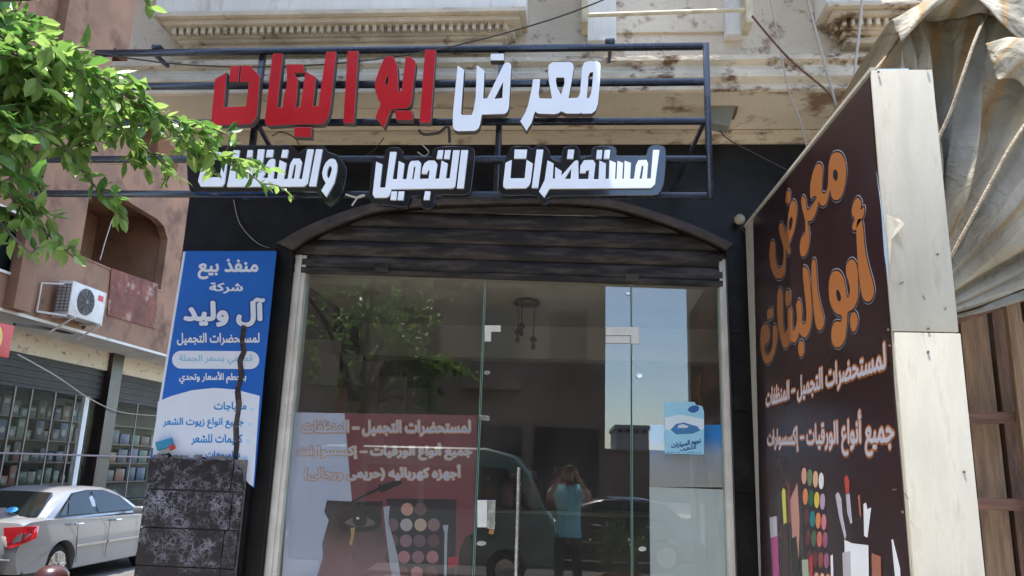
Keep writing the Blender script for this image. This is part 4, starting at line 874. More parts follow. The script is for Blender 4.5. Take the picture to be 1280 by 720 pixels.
# ------------------------------------------------------------------ right: tarpaulin over a timber stall
tarp = bpy.data.materials.new('striped canvas'); tarp.use_nodes = True
nt = tarp.node_tree; b_ = nt.nodes['Principled BSDF']; b_.inputs['Roughness'].default_value = 0.9
uvn = nt.nodes.new('ShaderNodeUVMap'); sp = nt.nodes.new('ShaderNodeSeparateXYZ'); nt.links.new(uvn.outputs[0], sp.inputs[0])
nz = nt.nodes.new('ShaderNodeTexNoise'); nz.inputs['Scale'].default_value = 3; nt.links.new(uvn.outputs[0], nz.inputs['Vector'])
ad = nt.nodes.new('ShaderNodeMath'); ad.operation = 'MULTIPLY_ADD'; ad.inputs[1].default_value = 0.06; nt.links.new(nz.outputs['Fac'], ad.inputs[0]); nt.links.new(sp.outputs['X'], ad.inputs[2])
ml = nt.nodes.new('ShaderNodeMath'); ml.operation = 'MULTIPLY'; ml.inputs[1].default_value = 6.5; nt.links.new(ad.outputs[0], ml.inputs[0])
fr = nt.nodes.new('ShaderNodeMath'); fr.operation = 'FRACT'; nt.links.new(ml.outputs[0], fr.inputs[0])
rp = nt.nodes.new('ShaderNodeValToRGB'); nt.links.new(fr.outputs[0], rp.inputs[0]); cr = rp.color_ramp
cr.elements[0].position = 0; cr.elements[0].color = (0.46, 0.40, 0.29, 1); cr.elements[1].position = 0.93; cr.elements[1].color = (0.36, 0.32, 0.245, 1)
for ps, c in ((0.2, (0.38, 0.34, 0.26, 1)), (0.27, (0.31, 0.215, 0.11, 1)), (0.36, (0.30, 0.205, 0.10, 1)), (0.44, (0.25, 0.225, 0.165, 1)), (0.70, (0.235, 0.215, 0.16, 1)), (0.80, (0.32, 0.29, 0.23, 1))):
    e = cr.elements.new(ps); e.color = c
dn = nt.nodes.new('ShaderNodeTexNoise'); dn.inputs['Scale'].default_value = 4; dn.inputs['Detail'].default_value = 9; tc_ = nt.nodes.new('ShaderNodeTexCoord'); nt.links.new(tc_.outputs['Object'], dn.inputs['Vector'])
dr = nt.nodes.new('ShaderNodeMapRange'); dr.inputs[1].default_value = .3; dr.inputs[2].default_value = .7; dr.inputs[3].default_value = .7; dr.inputs[4].default_value = 1.12; nt.links.new(dn.outputs['Fac'], dr.inputs[0])
sc_ = nt.nodes.new('ShaderNodeVectorMath'); sc_.operation = 'SCALE'; nt.links.new(rp.outputs[0], sc_.inputs[0]); nt.links.new(dr.outputs[0], sc_.inputs['Scale']); nt.links.new(sc_.outputs[0], b_.inputs['Base Color'])
wn_ = nt.nodes.new('ShaderNodeTexNoise'); wn_.inputs['Scale'].default_value = 9; wn_.inputs['Detail'].default_value = 5; wn_.inputs['Distortion'].default_value = 1.5; nt.links.new(tc_.outputs['Object'], wn_.inputs['Vector'])
bu_ = nt.nodes.new('ShaderNodeBump'); bu_.inputs['Strength'].default_value = .7; bu_.inputs['Distance'].default_value = .03; nt.links.new(wn_.outputs['Fac'], bu_.inputs['Height']); nt.links.new(bu_.outputs[0], b_.inputs['Normal'])
TP = thing('tarpaulin', 'striped cream and grey canvas tarpaulin draped over the timber stall', 'tarpaulin', (2.2, -1.6, 3.3))
from mathutils import noise as mnoise
def sheet_mesh(name, fn, ns, nt_, par, label=None):
    vs = []; us = []
    for i in range(ns + 1):
        for j in range(nt_ + 1):
            p, u = fn(i / ns, j / nt_); vs.append(p); us.append(u)
    fcs = [(i * (nt_ + 1) + j, i * (nt_ + 1) + j + 1, (i + 1) * (nt_ + 1) + j + 1, (i + 1) * (nt_ + 1) + j) for i in range(ns) for j in range(nt_)]
    me = bpy.data.meshes.new(name); me.from_pydata(vs, [], fcs); ul = me.uv_layers.new(name='UVMap')
    for lp_ in me.loops: ul.data[lp_.index].uv = us[lp_.vertex_index]
    me.update(); o = link_mesh(name, me, tarp, par, label, smooth=80)
    sd = o.modifiers.new('thickness', 'SOLIDIFY'); sd.thickness = 0.004; return o
KN = atY(1135, 405, -1.62)                       # where the hanging side is gathered, behind the signboard
RIM = catmull([atY(1118, 120, -1.80), atY(1130, 50, -1.72), atY(1150, 20, -1.62), atY(1215, 20, -1.72), atY(1290, 22, -1.78), atY(1400, 40, -1.80), atY(1520, 130, -1.75), atY(1520, 220, -1.72), atY(1470, 270, -1.68), atY(1345, 292, -1.60)], 12)
def rim(t):
    f = t * (len(RIM) - 1); i = min(int(f), len(RIM) - 2); return RIM[i].lerp(RIM[i + 1], f - i)
def side_fn(s, t):
    p = KN.lerp(rim(t), s ** 0.9); bulge = math.sin(math.pi * min(1, s)) ** 0.8
    low = max(0, (t - .45) / .55)
    w = t * 2.6 + 0.16 * mnoise.noise((s * 2.2, t * 4, 1)) + .10 * s * s
    f1 = math.sin(w * 13 + 1.5 * mnoise.noise((t * 5, s * 1.2, 3))); f2 = math.sin(w * 31 + 2.5 * mnoise.noise((t * 7, s * 2.5, 7)))
    f1 = math.copysign(abs(f1) ** .7, f1) * (0.75 + 0.9 * mnoise.noise((t * 6, s * 1.5, 11)))
    y = -0.10 * bulge - (0.065 * f1 + 0.022 * f2) * min(1, s * 3.0) * (1 - .45 * s) + 0.05 * mnoise.noise((p.x * 3, p.z * 3, 2))
    z = -0.10 * bulge * low - 0.03 * f1 * bulge
    return p + Vector((0.03 * f2 * bulge, y, z)), (t * 1.9 + .04 * f1, s)
sheet_mesh('hanging_side', side_fn, 70, 260, TP)
def top_fn(s, t):                                # the slack top, sagging over its front edge in swags
    x = 1.52 + 2.2 * t; lip = max(0, (s - .55) / .45)
    sw = 0.5 + 0.5 * math.cos((x - 1.80) * 2 * math.pi / .52 + .8 * math.sin(x * 5)); 
    y = -0.70 - 1.10 * min(1, s / .6) - 0.10 * math.sin(lip * math.pi * .5)
    z = 3.95 + 0.07 * math.sin(min(1, s / .55) * math.pi * .5) - lip ** 1.3 * (0.10 + .19 * (1 - sw) + .06 * mnoise.noise((x * 3, 0, 5)))
    z += .035 * mnoise.noise((x * 3, s * 5, 0)) + .012 * mnoise.noise((x * 11, s * 12, 3)) - .14 * max(0, (1.72 - x) / .2) * (1 - lip)
    y -= .05 * sw * lip - .03 * mnoise.noise((x * 6, s * 7, 8))
    return Vector((x, y, z)), (x * .8 + .12 * s, s)
sheet_mesh('slack_top', top_fn, 60, 140, TP)
def swag_fn(s, t):                               # second heavy swag on the right
    a = atY(1232, 55, -1.92).lerp(atY(1248, 100, -1.95), s); b = atY(1420, 20, -1.85).lerp(atY(1440, 130, -1.9), s)
    p = a.lerp(b, t); f = math.sin(t * 17 + 2 * mnoise.noise((t * 4, s * 2, 1)))
    return p + Vector((0, -.12 * math.sin(math.pi * s) ** .8 * min(1, t * 4) - .02 * f, -.05 * math.sin(math.pi * t) * s + .02 * f * s)), (t * .9 + .3 * s, s)
sheet_mesh('swag', swag_fn, 30, 80, TP)
def cable(name, pts, r, m, label, cat='cable', sag=0.0, n=14, group=None):
    pts = [Vector(p) for p in pts]
    if len(pts) == 2: pts = [pts[0].lerp(pts[1], k / n) - Z * sag * 4 * (k / n) * (1 - k / n) for k in range(n + 1)]
    else: pts = [Vector(p) for p in catmull(pts, 5)]
    return tag(MB().tube(pts, r, 6).build(name, m, smooth=60), label, cat, group)
cable('tie_rope', [atY(1262, 8, -1.45), atY(1238, 14, -1.7), atY(1222, 42, -1.98), atY(1205, 90, -2.05), atY(1188, 140, -2.05), atY(1172, 175, -2.03), atY(1160, 205, -2.0)], 0.007, M['rope'], 'pale rope tied over the tarpaulin from its top to behind the signboard', 'rope')
cable('tie_rope', [atY(1285, 150, -2.0), atY(1262, 185, -2.05), atY(1235, 235, -2.06), atY(1205, 290, -2.05), atY(1188, 322, -2.02)], 0.007, M['rope'], 'pale rope stretched diagonally low across the striped tarpaulin', 'rope')
cable('tie_rope', [atY(1165, 16, -1.35), atY(1140, 26, -1.45), atY(1120, 55, -1.6), atY(1100, 80, -1.75), atY(1080, 102, -1.9)], 0.007, M['rope'], 'thick pale rope along the left edge of the tarpaulin', 'rope')
# timber stall
TS = thing('timber_stall', 'old brown timber stall frame with plank back beneath the tarpaulin', 'stall', (2.2, -1.3, 0))
YT = -1.35
pb = MB(); pl2 = MB(); k = 0; xx = 1.47
rr = random.Random(5)
while xx < 3.4:
    w = rr.uniform(0.10, 0.16); (pl2 if k % 2 else pb).box(xx, xx + w, YT + 0.10 + rr.uniform(0, .03), YT + 0.13 + rr.uniform(0, .02), 0, 2.72 + rr.uniform(-.05, .05)); xx += w + rr.uniform(0.006, 0.03); k += 1
pb.build('plank', M['timber'], TS); pl2.build('plank', M['plank_light'], TS)
MB().box(1.46, 3.4, YT + 0.20, YT + 0.22, 0, 2.4).build('back_sheet', M['far_dark'], TS)
for (a, b2_) in (((1195, 398), (1300, 362)), ((1205, 524), (1300, 520)), ((1215, 629), (1300, 632))):
    p0, p1 = atY(*a, YT), atY(*b2_, YT); d = (p1 - p0).normalized(); MB().bar(p0 - d * 0.1, p1 + d * 1.2, 0.05, 0.055).build('rail', M['timber_h'], TS, bevel=0.006)
p0 = atY(1262, 362, YT - 0.05); pq = atY(1275, 600, YT - 0.05)
MB().prism([(p0.x - .03, YT - .07, 0), (p0.x - .035, YT - .07, p0.z - .02), (p0.x - .02, YT - .07, p0.z + .02), (p0.x + .03, YT - .07, p0.z), (p0.x + .03, YT - .07, p0.z - .14), (p0.x + .06, YT - .07, p0.z - .25), (p0.x + 0.05, YT - .07, 0)], (0, 0.035, 0)).build('post', M['plank_light'], TS, bevel=0.004)

# ------------------------------------------------------------------ small things on the wall and under the soffit
fc = atY(902, 138, -0.35)
FLd = thing('floodlight', 'old grey green floodlight hanging under the cream soffit', 'floodlight', fc)
MB().obox(fc, (0.035, 0, 0.13), (0, 0.06, 0), (0.075, 0, -0.02)).build('housing', M['flood'], FLd, bevel=0.008)
MB().obox(fc + Vector((0.075, 0, 0.05)), (0.02, 0, 0.09), (0, 0.05, 0), (0.035, 0, -0.012)).build('ballast', M['flood_brown'], FLd, bevel=0.006)
MB().bar(fc + Vector((-0.02, 0, 0.12)), (fc.x - 0.02, fc.y, zs0), 0.02).build('bracket', M['flood_brown'], FLd)
wc = atY(923, 276, -0.06)
WL = thing('wall_lamp', 'small pale round lamp on the black wall right of the arch', 'lamp', wc)
MB().lathe(wc + Vector((0, -0.04, 0)), [(0.005, -0.035), (0.028, -0.025), (0.038, 0.0), (0.03, 0.03)], 16, 'y').build('globe', flat('yellowed plastic', (0.32, 0.28, 0.22)), WL, smooth=60)
MB().tube([wc + Vector((0, -0.01, 0)), wc + Vector((0, 0.058, 0))], 0.02, 12).build('base', M['black_plastic'], WL)
cable('lamp_cable', [atY(928, 285, -0.02), atY(935, 300, -0.02), atY(938, 320, -0.02), atY(940, 332, -0.015)], 0.004, M['cable'], 'thin cable curling down from the round wall lamp')
cable('power_cable', [atY(895, 148, -0.36), atY(905, 170, -0.3), atY(940, 190, -0.2), atY(985, 213, -0.1)], 0.004, M['cable'], 'dark cable drooping from the floodlight towards the signboard')
cable('power_cable', [atY(-20, 40, -1.02), atY(200, 78, -1.02), atY(380, 82, -1.02), atY(540, 63, -1.05), atY(690, 24, -1.2), atY(800, -20, -1.3)], 0.005, M['cable'], 'long dark cable running along the top of the sign and up to the left')
cable('power_cable', [atY(940, 20, -0.9), atY(985, 72, -0.9), atY(1035, 115, -0.85), atY(1045, 135, -0.8)], 0.007, M['flood_brown'], 'brown cable sloping down right of the sign frame')
cable('power_cable', [atY(1008, -5, -1.0), atY(1020, 40, -0.98), atY(1032, 85, -0.95), atY(1046, 135, -0.9)], 0.008, M['cable_pale'], 'pale stiff cable hanging straight to the top of the signboard')
cable('power_cable', [atY(962, -5, -0.72), atY(975, 60, -0.72), atY(985, 110, -0.70), atY(1000, 150, -0.68), atY(1009, 185, -0.66)], 0.005, M['cable_pale'], 'thin pale cable hanging beside the soffit left of the signboard')
cable('power_cable', [atY(1078, -5, -1.1), atY(1074, 40, -1.1), atY(1068, 100, -1.1), atY(1075, 120, -1.12)], 0.008, M['cable_pale'], 'pale cable hanging in front of the right balcony')
cable('power_cable', [atY(330, 133, -0.4), atY(460, 135, -0.4), atY(640, 136, -0.4)], 0.005, M['cable_pale'], 'pale wire stretched behind the red letters under the soffit')
cable('power_cable', [atY(292, 250, -0.02), atY(300, 280, -0.02), atY(322, 304, -0.02), atY(346, 312, -0.02)], 0.003, M['cable_pale'], 'thin wire looping down the black wall above the banner')
cable('power_cable', [atY(340, 170, -0.98), atY(352, 165, -0.95), atY(368, 172, -0.93), atY(375, 183, -0.95)], 0.004, M['cable'], 'loose wire dangling below the red letters beside the leaves')
cable('power_cable', [atY(523, 162, -0.97), atY(530, 168, -0.95), atY(548, 166, -0.94), atY(560, 158, -0.95), atY(562, 178, -0.95)], 0.009, M['cable'], 'knotted black wire between the last red letter and the first white one')
cable('power_cable', [atY(522, 190, -0.97), atY(530, 195, -0.96), atY(536, 190, -0.96), atY(527, 180, -0.96), atY(525, 175, -.95)], 0.004, M['cable_pale'], 'small pale wire loop above the middle letter board')
cable('power_cable', [atY(432, 243, -1.0), atY(446, 247, -1.0), atY(456, 244, -1.0), atY(448, 246, -1.0), atY(440, 257, -1.0)], 0.006, M['cable_pale'], 'frayed pale wire between the left and middle letter boards')
cable('power_cable', [atY(480, 172, -0.1), atY(470, 185, -0.1), atY(456, 196, -0.1)], 0.004, M['cable'], 'short dark wire on the wall between the left and middle boards')
PI_ = thing('pipe_rail', 'rusty cream pipe rail fixed across the recess between two balconies', 'rail', atY(835, 15, -0.8))
MB().tube([atY(735, 19, -0.80), atY(940, 12, -0.80)], 0.014, 10).build('pipe', M['pipe'], PI_, smooth=60)
for px in (731, 936):
    p = atY(px, 14, -0.80); MB().box(p.x - 0.022, p.x + 0.022, -0.82, -0.655, p.z - 0.09, p.z + 0.6).build('bracket', M['pipe'], PI_, bevel=0.004)

# ------------------------------------------------------------------ the building across the side street
XB, XS = -10.5, -12.0
LB = thing('apartment_building', 'brown plastered apartment block with balconies over shops across the side street', 'building', (XS, 12, -0.15))
zsf = atX(0, 384, XB).z
PB = Plane((XB, 0, 0), (0, 1, 0))      # facing +x; u runs along +y
def u_at(px, py): return PB.uv(px, py)
op = [u_at(108, 268)[0], u_at(214, 268)[0]]; opz0 = u_at(112, 327)[1]; opz1 = opz0 + 1.75
ow = [u_at(-40, 320)[0], u_at(33, 330)[0]]; owz0 = u_at(30, 347)[1]; owz1 = owz0 + 1.1
loops_obj('front_wall', PB, [[(-8, zsf), (34, zsf), (34, 16), (-8, 16)], [(op[0], opz0), (op[0], opz1 - .35), (op[0] + .25, opz1 - .08), (op[0] + .6, opz1), (op[1] - .6, opz1), (op[1] - .25, opz1 - .08), (op[1], opz1 - .35), (op[1], opz0)], [(ow[0], owz0), (ow[0], owz1), (ow[1], owz1), (ow[1], owz0)],
    [(op[1] + 1.2, opz0), (op[1] + 1.2, opz1), (op[1] + 4, opz1), (op[1] + 4, opz0)], [(op[0], opz0 + 3.2), (op[0], opz1 + 3.2), (op[1], opz1 + 3.2), (op[1], opz0 + 3.2)]], -0.2, 0, M['brown_wall'], LB)
MB().box(XB - 2.2, XB - 2.0, -8, 34, zsf, 16).build('inner_wall', M['brown_wall'], LB)
iw = MB()
for y in (op[0] - .12, op[1] + .02, op[1] + 4.1): iw.box(XB - 2.0, XB - 0.201, y, y + .1, zsf + .1, 16)
iw.build('balcony_partition', M['brown_wall'], LB)
MB().box(XB - 2.0, XB - .201, -8, 34, opz1 + .25, opz1 + .4).build('balcony_ceiling', M['brown_wall'], LB)
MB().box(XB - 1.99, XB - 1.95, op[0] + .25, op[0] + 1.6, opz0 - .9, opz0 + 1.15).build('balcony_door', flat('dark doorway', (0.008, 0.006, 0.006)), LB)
MB().box(XB - 0.06, XB + 0.02, op[0] - .02, op[1] + .1, opz0 - .0, opz0 + 0.05).build('parapet_coping', M['brown_wall'], LB, bevel=0.01)
wf = MB()
for (y0, y1, z0, z1) in ((ow[0], ow[1] + .04, owz0 - .05, owz0), (ow[1], ow[1] + .05, owz0, owz1), (ow[0], ow[1], owz1, owz1 + .05)): wf.box(XB - .05, XB + .04, y0, y1, z0, z1)
wf.build('window_frame', M['frame_cream'], LB); MB().box(XB - .16, XB - .12, ow[0], ow[1], owz0, owz1).build('window_pane', M['dark_glass'], LB)
# pilaster strip and peeled parapet panel
pu = [u_at(28, 250)[0], u_at(50, 250)[0]]; MB().box(XB + .001, XB + .22, pu[0], pu[1], zsf + 0.0, 16).build('wall_strip', M['brown_wall'], LB, bevel=0.01)
pp = [(138, 335), (196, 355), (193, 411), (133, 394)]
art('peeling_panel', PB, pp, 0.002, 0.03, M['brown_peel'], LB)
# soffit, beam, shop front
MB().box(XS, XB - .201, -8, 34, zsf - 0.0, zsf + 0.12).build('balcony_soffit', M['soffit'], LB)
MB().box(XB - .2, XB - .002, -8, 34, zsf - 0.06, zsf - 0.001).build('soffit_edge', M['soffit'], LB)
zbm = atX(13, 438, XS).z; zfs = atX(50, 487, XS).z
MB().box(XS - .3, XS, -8, 34, zbm, zsf - 0.001).build('shop_beam', M['cream_beam'], LB)
fsx = MB(); nz_ = 9
for i in range(nz_): fsx.box(XS - .12, XS - .06 + 0.02 * (i % 2), -8, 34, zfs + (zbm - zfs) * i / nz_, zfs + (zbm - zfs) * (i + 0.94) / nz_)
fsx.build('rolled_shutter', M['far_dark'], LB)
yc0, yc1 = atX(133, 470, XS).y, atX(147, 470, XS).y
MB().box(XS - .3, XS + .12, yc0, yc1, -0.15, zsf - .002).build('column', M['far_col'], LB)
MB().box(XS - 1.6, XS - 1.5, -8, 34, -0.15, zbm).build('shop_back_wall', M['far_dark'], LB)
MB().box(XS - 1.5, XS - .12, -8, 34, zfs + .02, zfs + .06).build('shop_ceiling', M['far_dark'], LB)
ws = MB(); ws.box(XS - .10, XS - .02, atX(112, 500, XS).y - .14, atX(112, 500, XS).y + .03, -0.15, zfs); ws.build('white_jamb', M['white_wall'], LB)
mu = MB()
for px in (8, 30, 60, 86, 122, 130, 166): y = atX(px, 560, XS).y; mu.box(XS - .05, XS - .02, y - .018, y + .018, -.15, zfs)
mu.build('mullion', flat('thin pale mullion', (0.22, 0.17, 0.14)), LB)
MB().box(XS - .045, XS - .035, -8, 34, -.1, zfs).build('shop_window', M['glass_clear'], LB)
MB().box(XS - 2, XS, -8, 34, 16.01, 16.3).build('roof', M['brown_wall'], LB)
# shelves of boxes in that shop
SH = thing('display_shelves', 'dark display shelves of boxed goods in the shop across the side street', 'shelves', (XS - 1.1, 10, -0.15))
sh = MB(); sy0, sy1 = atX(-70, 540, XS - 1).y, atX(104, 540, XS - 1).y
shz = [zfs - 0.04 - 0.52 * i for i in range(7)]
for z in shz[1:]: sh.box(XS - 1.35, XS - .95, sy0, sy1, z - .03, z)
sh.build('shelf', M['far_col'], SH)
pal2 = [('navy', (.010, .016, .05)), ('cream', (.17, .15, .10)), ('teal', (.014, .055, .05)), ('orange', (.16, .045, .016)), ('pale green', (.07, .10, .06)), ('dark blue', (.012, .025, .09)), ('grey', (.05, .05, .05)), ('wine', (.06, .013, .016))]
n_box = 15
for r in range(1, 7):
    for c in range(n_box):
        nm, cc = pal2[rn.randrange(8)]; w = (sy1 - sy0) / n_box * rn.uniform(.55, .97); y = sy0 + (sy1 - sy0) * (c + .02) / n_box; h = rn.uniform(.18, .47)
        t_ = thing('product_box', '%s box in the far shop, %s shelf down, %s from the left' % (nm, WORDS[r - 1], WORDS[c] if c < 12 else ['thirteenth', 'fourteenth', 'fifteenth'][c - 12]), 'box', (XS - 1.1, y, shz[r]), 'boxed goods in the shop across the side street')
        MB().box(XS - 1.22, XS - 1.02, y, y + w, shz[r] + .001, shz[r] + h).build('carton', flat(nm + ' packaging', cc), t_, bevel=.008)
        if (r + c) % 3: MB().prism([(XS - 1.019, y + w * .5 + w * .3 * math.cos(a * .6283), shz[r] + h * .45 + w * .3 * math.sin(a * .6283)) for a in range(10)], (.003, 0, 0)).build('packaging_picture', flat('package picture', (.2, .19, .17)), t_)
        else: MB().box(XS - 1.019, XS - 1.016, y + w * .15, y + w * .8, shz[r] + h * .6, shz[r] + h * .85).build('packaging_picture', flat('package picture', (.2, .19, .17)), t_)
SH2 = thing('display_shelves', 'dark display shelves beyond the column in the shop across the side street', 'shelves', (XS - 1.1, yc1 + 1, -0.15))
sh = MB(); ya_ = yc1 + .5; yb_ = yc1 + 5.2
for z in shz[1:]: sh.box(XS - 1.35, XS - .95, ya_, yb_, z - .03, z)
sh.build('shelf', M['far_col'], SH2)
for r in (2, 3, 4):
    for c in range(8):
        nm, cc = pal2[(r * 3 + c * 5) % 8]; y = ya_ + .1 + c * .55
        t_ = thing('product_box', '%s box beyond the far shop\'s column, %s shelf down, %s from left' % (nm, WORDS[r - 1], WORDS[c]), 'box', (XS - 1.1, y, shz[r]), 'boxed goods in the shop across the side street')
        MB().box(XS - 1.22, XS - 1.02, y, y + .46, shz[r] + .001, shz[r] + rn.uniform(.26, .42)).build('carton', flat(nm + ' packaging', cc), t_, bevel=.008)
RL = thing('shop_railing', 'thin pale metal rail along the shop front across the side street', 'railing', (XS + .5, 12, -0.15))
zr = atX(60, 568, XS + .5).z
MB().tube([(XS + .5, -6, zr), (XS + .5, 30, zr)], 0.022, 8).build('top_rail', flat('dull pinkish rail', (0.30, 0.22, 0.20)), RL)
for y in (6, 9.5, 13, 16.5, 20): MB().tube([(XS + .5, y, -.15), (XS + .5, y, zr)], 0.016, 8).build('post', flat('dull pinkish rail', (0.30, 0.22, 0.20)), RL)
cable('street_cable', [atX(22, 443, XB), atX(70, 470, XB - .5), atX(110, 497, XS + .2), atX(150, 515, XS + .2), atX(200, 520, XS + .2)], 0.014, M['cable_pale'], 'pale cable sloping down across the shop shutter on the left building')
cable('street_cable', [atX(18, 405, XB + .05), atX(33, 407, XB), atX(60, 411, XB - .4), atX(90, 416, XB - .3), atX(104, 410, XB), atX(108, 402, XB + .1)], 0.03, M['cable'], 'black drain hose of the air conditioner looping along the balcony underside')
cable('street_cable', [atX(140, 275, XB + .1), atX(132, 300, XB + .1), atX(125, 325, XB + .1)], 0.012, M['cable_pale'], 'pale wire hanging in front of the dark balcony doorway')
# small red sign
rc = atX(0, 425, XB + .3)
rs_u = [atX(-30, 420, XB + .3).y, atX(15, 425, XB + .3).y]; rz0, rz1 = atX(12, 448, XB + .3).z, atX(12, 406, XB + .3).z
RS = thing('hanging_sign', 'small square red sign with a blue round emblem under the left balcony', 'sign', (XB + .3, rs_u[0], rz0))
MB().box(XB + .2, XB + .3, rs_u[0], rs_u[1], rz0, rz1).build('sign_box', M['red_sign'], RS, bevel=.01)
RP = Plane((XB + .3, 0, 0), (0, 1, 0)); ec = (rs_u[1] - .55, (rz0 + rz1) / 2 - .0)
loops_obj('emblem_ring', RP, [ellipse(*ec, .30, .30, 28)], .002, .008, M['yellow'], RS); loops_obj('emblem_disc', RP, [ellipse(*ec, .24, .24, 28)], .009, .014, flat('emblem blue', (.03, .12, .36)), RS)
loops_obj('emblem_mark', RP, [[(ec[0] + .05 + .1 * math.cos(a * .5236), ec[1] + .1 * math.sin(a * .5236)) for a in range(12)], [(ec[0] + .05 + .05 * math.cos(a * .5236), ec[1] + .05 * math.sin(a * .5236)) for a in range(12)]], .015, .019, M['print_white'], RS)
MB().box(XB + .235, XB + .265, rs_u[0] + .4, rs_u[0] + .45, rz1, zsf - .06).build('hanger', M['flood_brown'], RS)
# air conditioner
ay0, ay1 = atX(88, 375, XB + .42).y, atX(131, 385, XB + .42).y
az0, az1 = atX(88, 394, XB + .42).z, atX(90, 350, XB + .42).z
AC = thing('air_conditioner', 'dusty white air conditioner outdoor unit on brackets on the brown wall', 'air conditioner', (XB + .3, ay0, az0))
MB().box(XB + .10, XB + .42, ay0, ay1, az0, az1).build('casing', M['ac_white'], AC, bevel=.015)
fcx = (ay0 + (ay1 - ay0) * .42, (az0 + az1) / 2 + .01); r_ = (az1 - az0) * .40
FP = Plane((XB + .42, 0, 0), (0, 1, 0))
loops_obj('fan_recess', FP, [ellipse(*fcx, r_, r_, 32)], .001, .006, flat('dark fan opening', (.05, .045, .04)), AC)
gr = MB()
for k in range(1, 8):
    rr_ = r_ * k / 7.3; gr.tube([(XB + .435, fcx[0] + rr_ * math.cos(a * math.pi / 14), fcx[1] + rr_ * math.sin(a * math.pi / 14)) for a in range(29)], .006, 5)
for k in range(10): gr.bar((XB + .44, fcx[0], fcx[1]), (XB + .44, fcx[0] + r_ * math.cos(k * .6283), fcx[1] + r_ * math.sin(k * .6283)), .01)
gr.lathe((XB + .435, *fcx), [(r_ * .18, 0), (r_ * .16, .02)], 16, 'x'); gr.build('fan_grille', M['ac_grey'], AC)
sg = MB()
for k in range(9): z = az0 + .08 + (az1 - az0 - .16) * k / 8; sg.box(XB + .13, XB + .40, ay0 - .02, ay0 - .004, z - .008, z + .008)
for k in range(4): x = XB + .13 + .27 * k / 3; sg.box(x - .008, x + .008, ay0 - .022, ay0 - .005, az0 + .06, az1 - .06)
sg.build('side_grille', M['ac_grey'], AC)
MB().box(XB + .421, XB + .424, ay1 - .28, ay1 - .10, az1 - .22, az1 - .10).build('badge', M['red_sign'], AC)
for y in (ay0 + .12, ay1 - .15): MB().bar((XB, y, az0 - .03), (XB + .5, y, az0 - .03), .04, .04).bar((XB, y, az0 - .35), (XB + .45, y, az0 - .05), .03).build('bracket', M['ac_white'], AC)
bkt = MB().bar((XB + .03, ay0 - .38, az0 - .03), (XB + .03, ay0 - .38, az0 + .55), .03).bar((XB + .03, ay0 - .38, az0 + .55), (XB + .3, ay0 - .1, az0 + .6), .03).bar((XB + .03, ay0 - .38, az0 - .02), (XB + .4, ay0, az0 - .03), .04)
bkt.build('spare_bracket', M['ac_white'], AC)

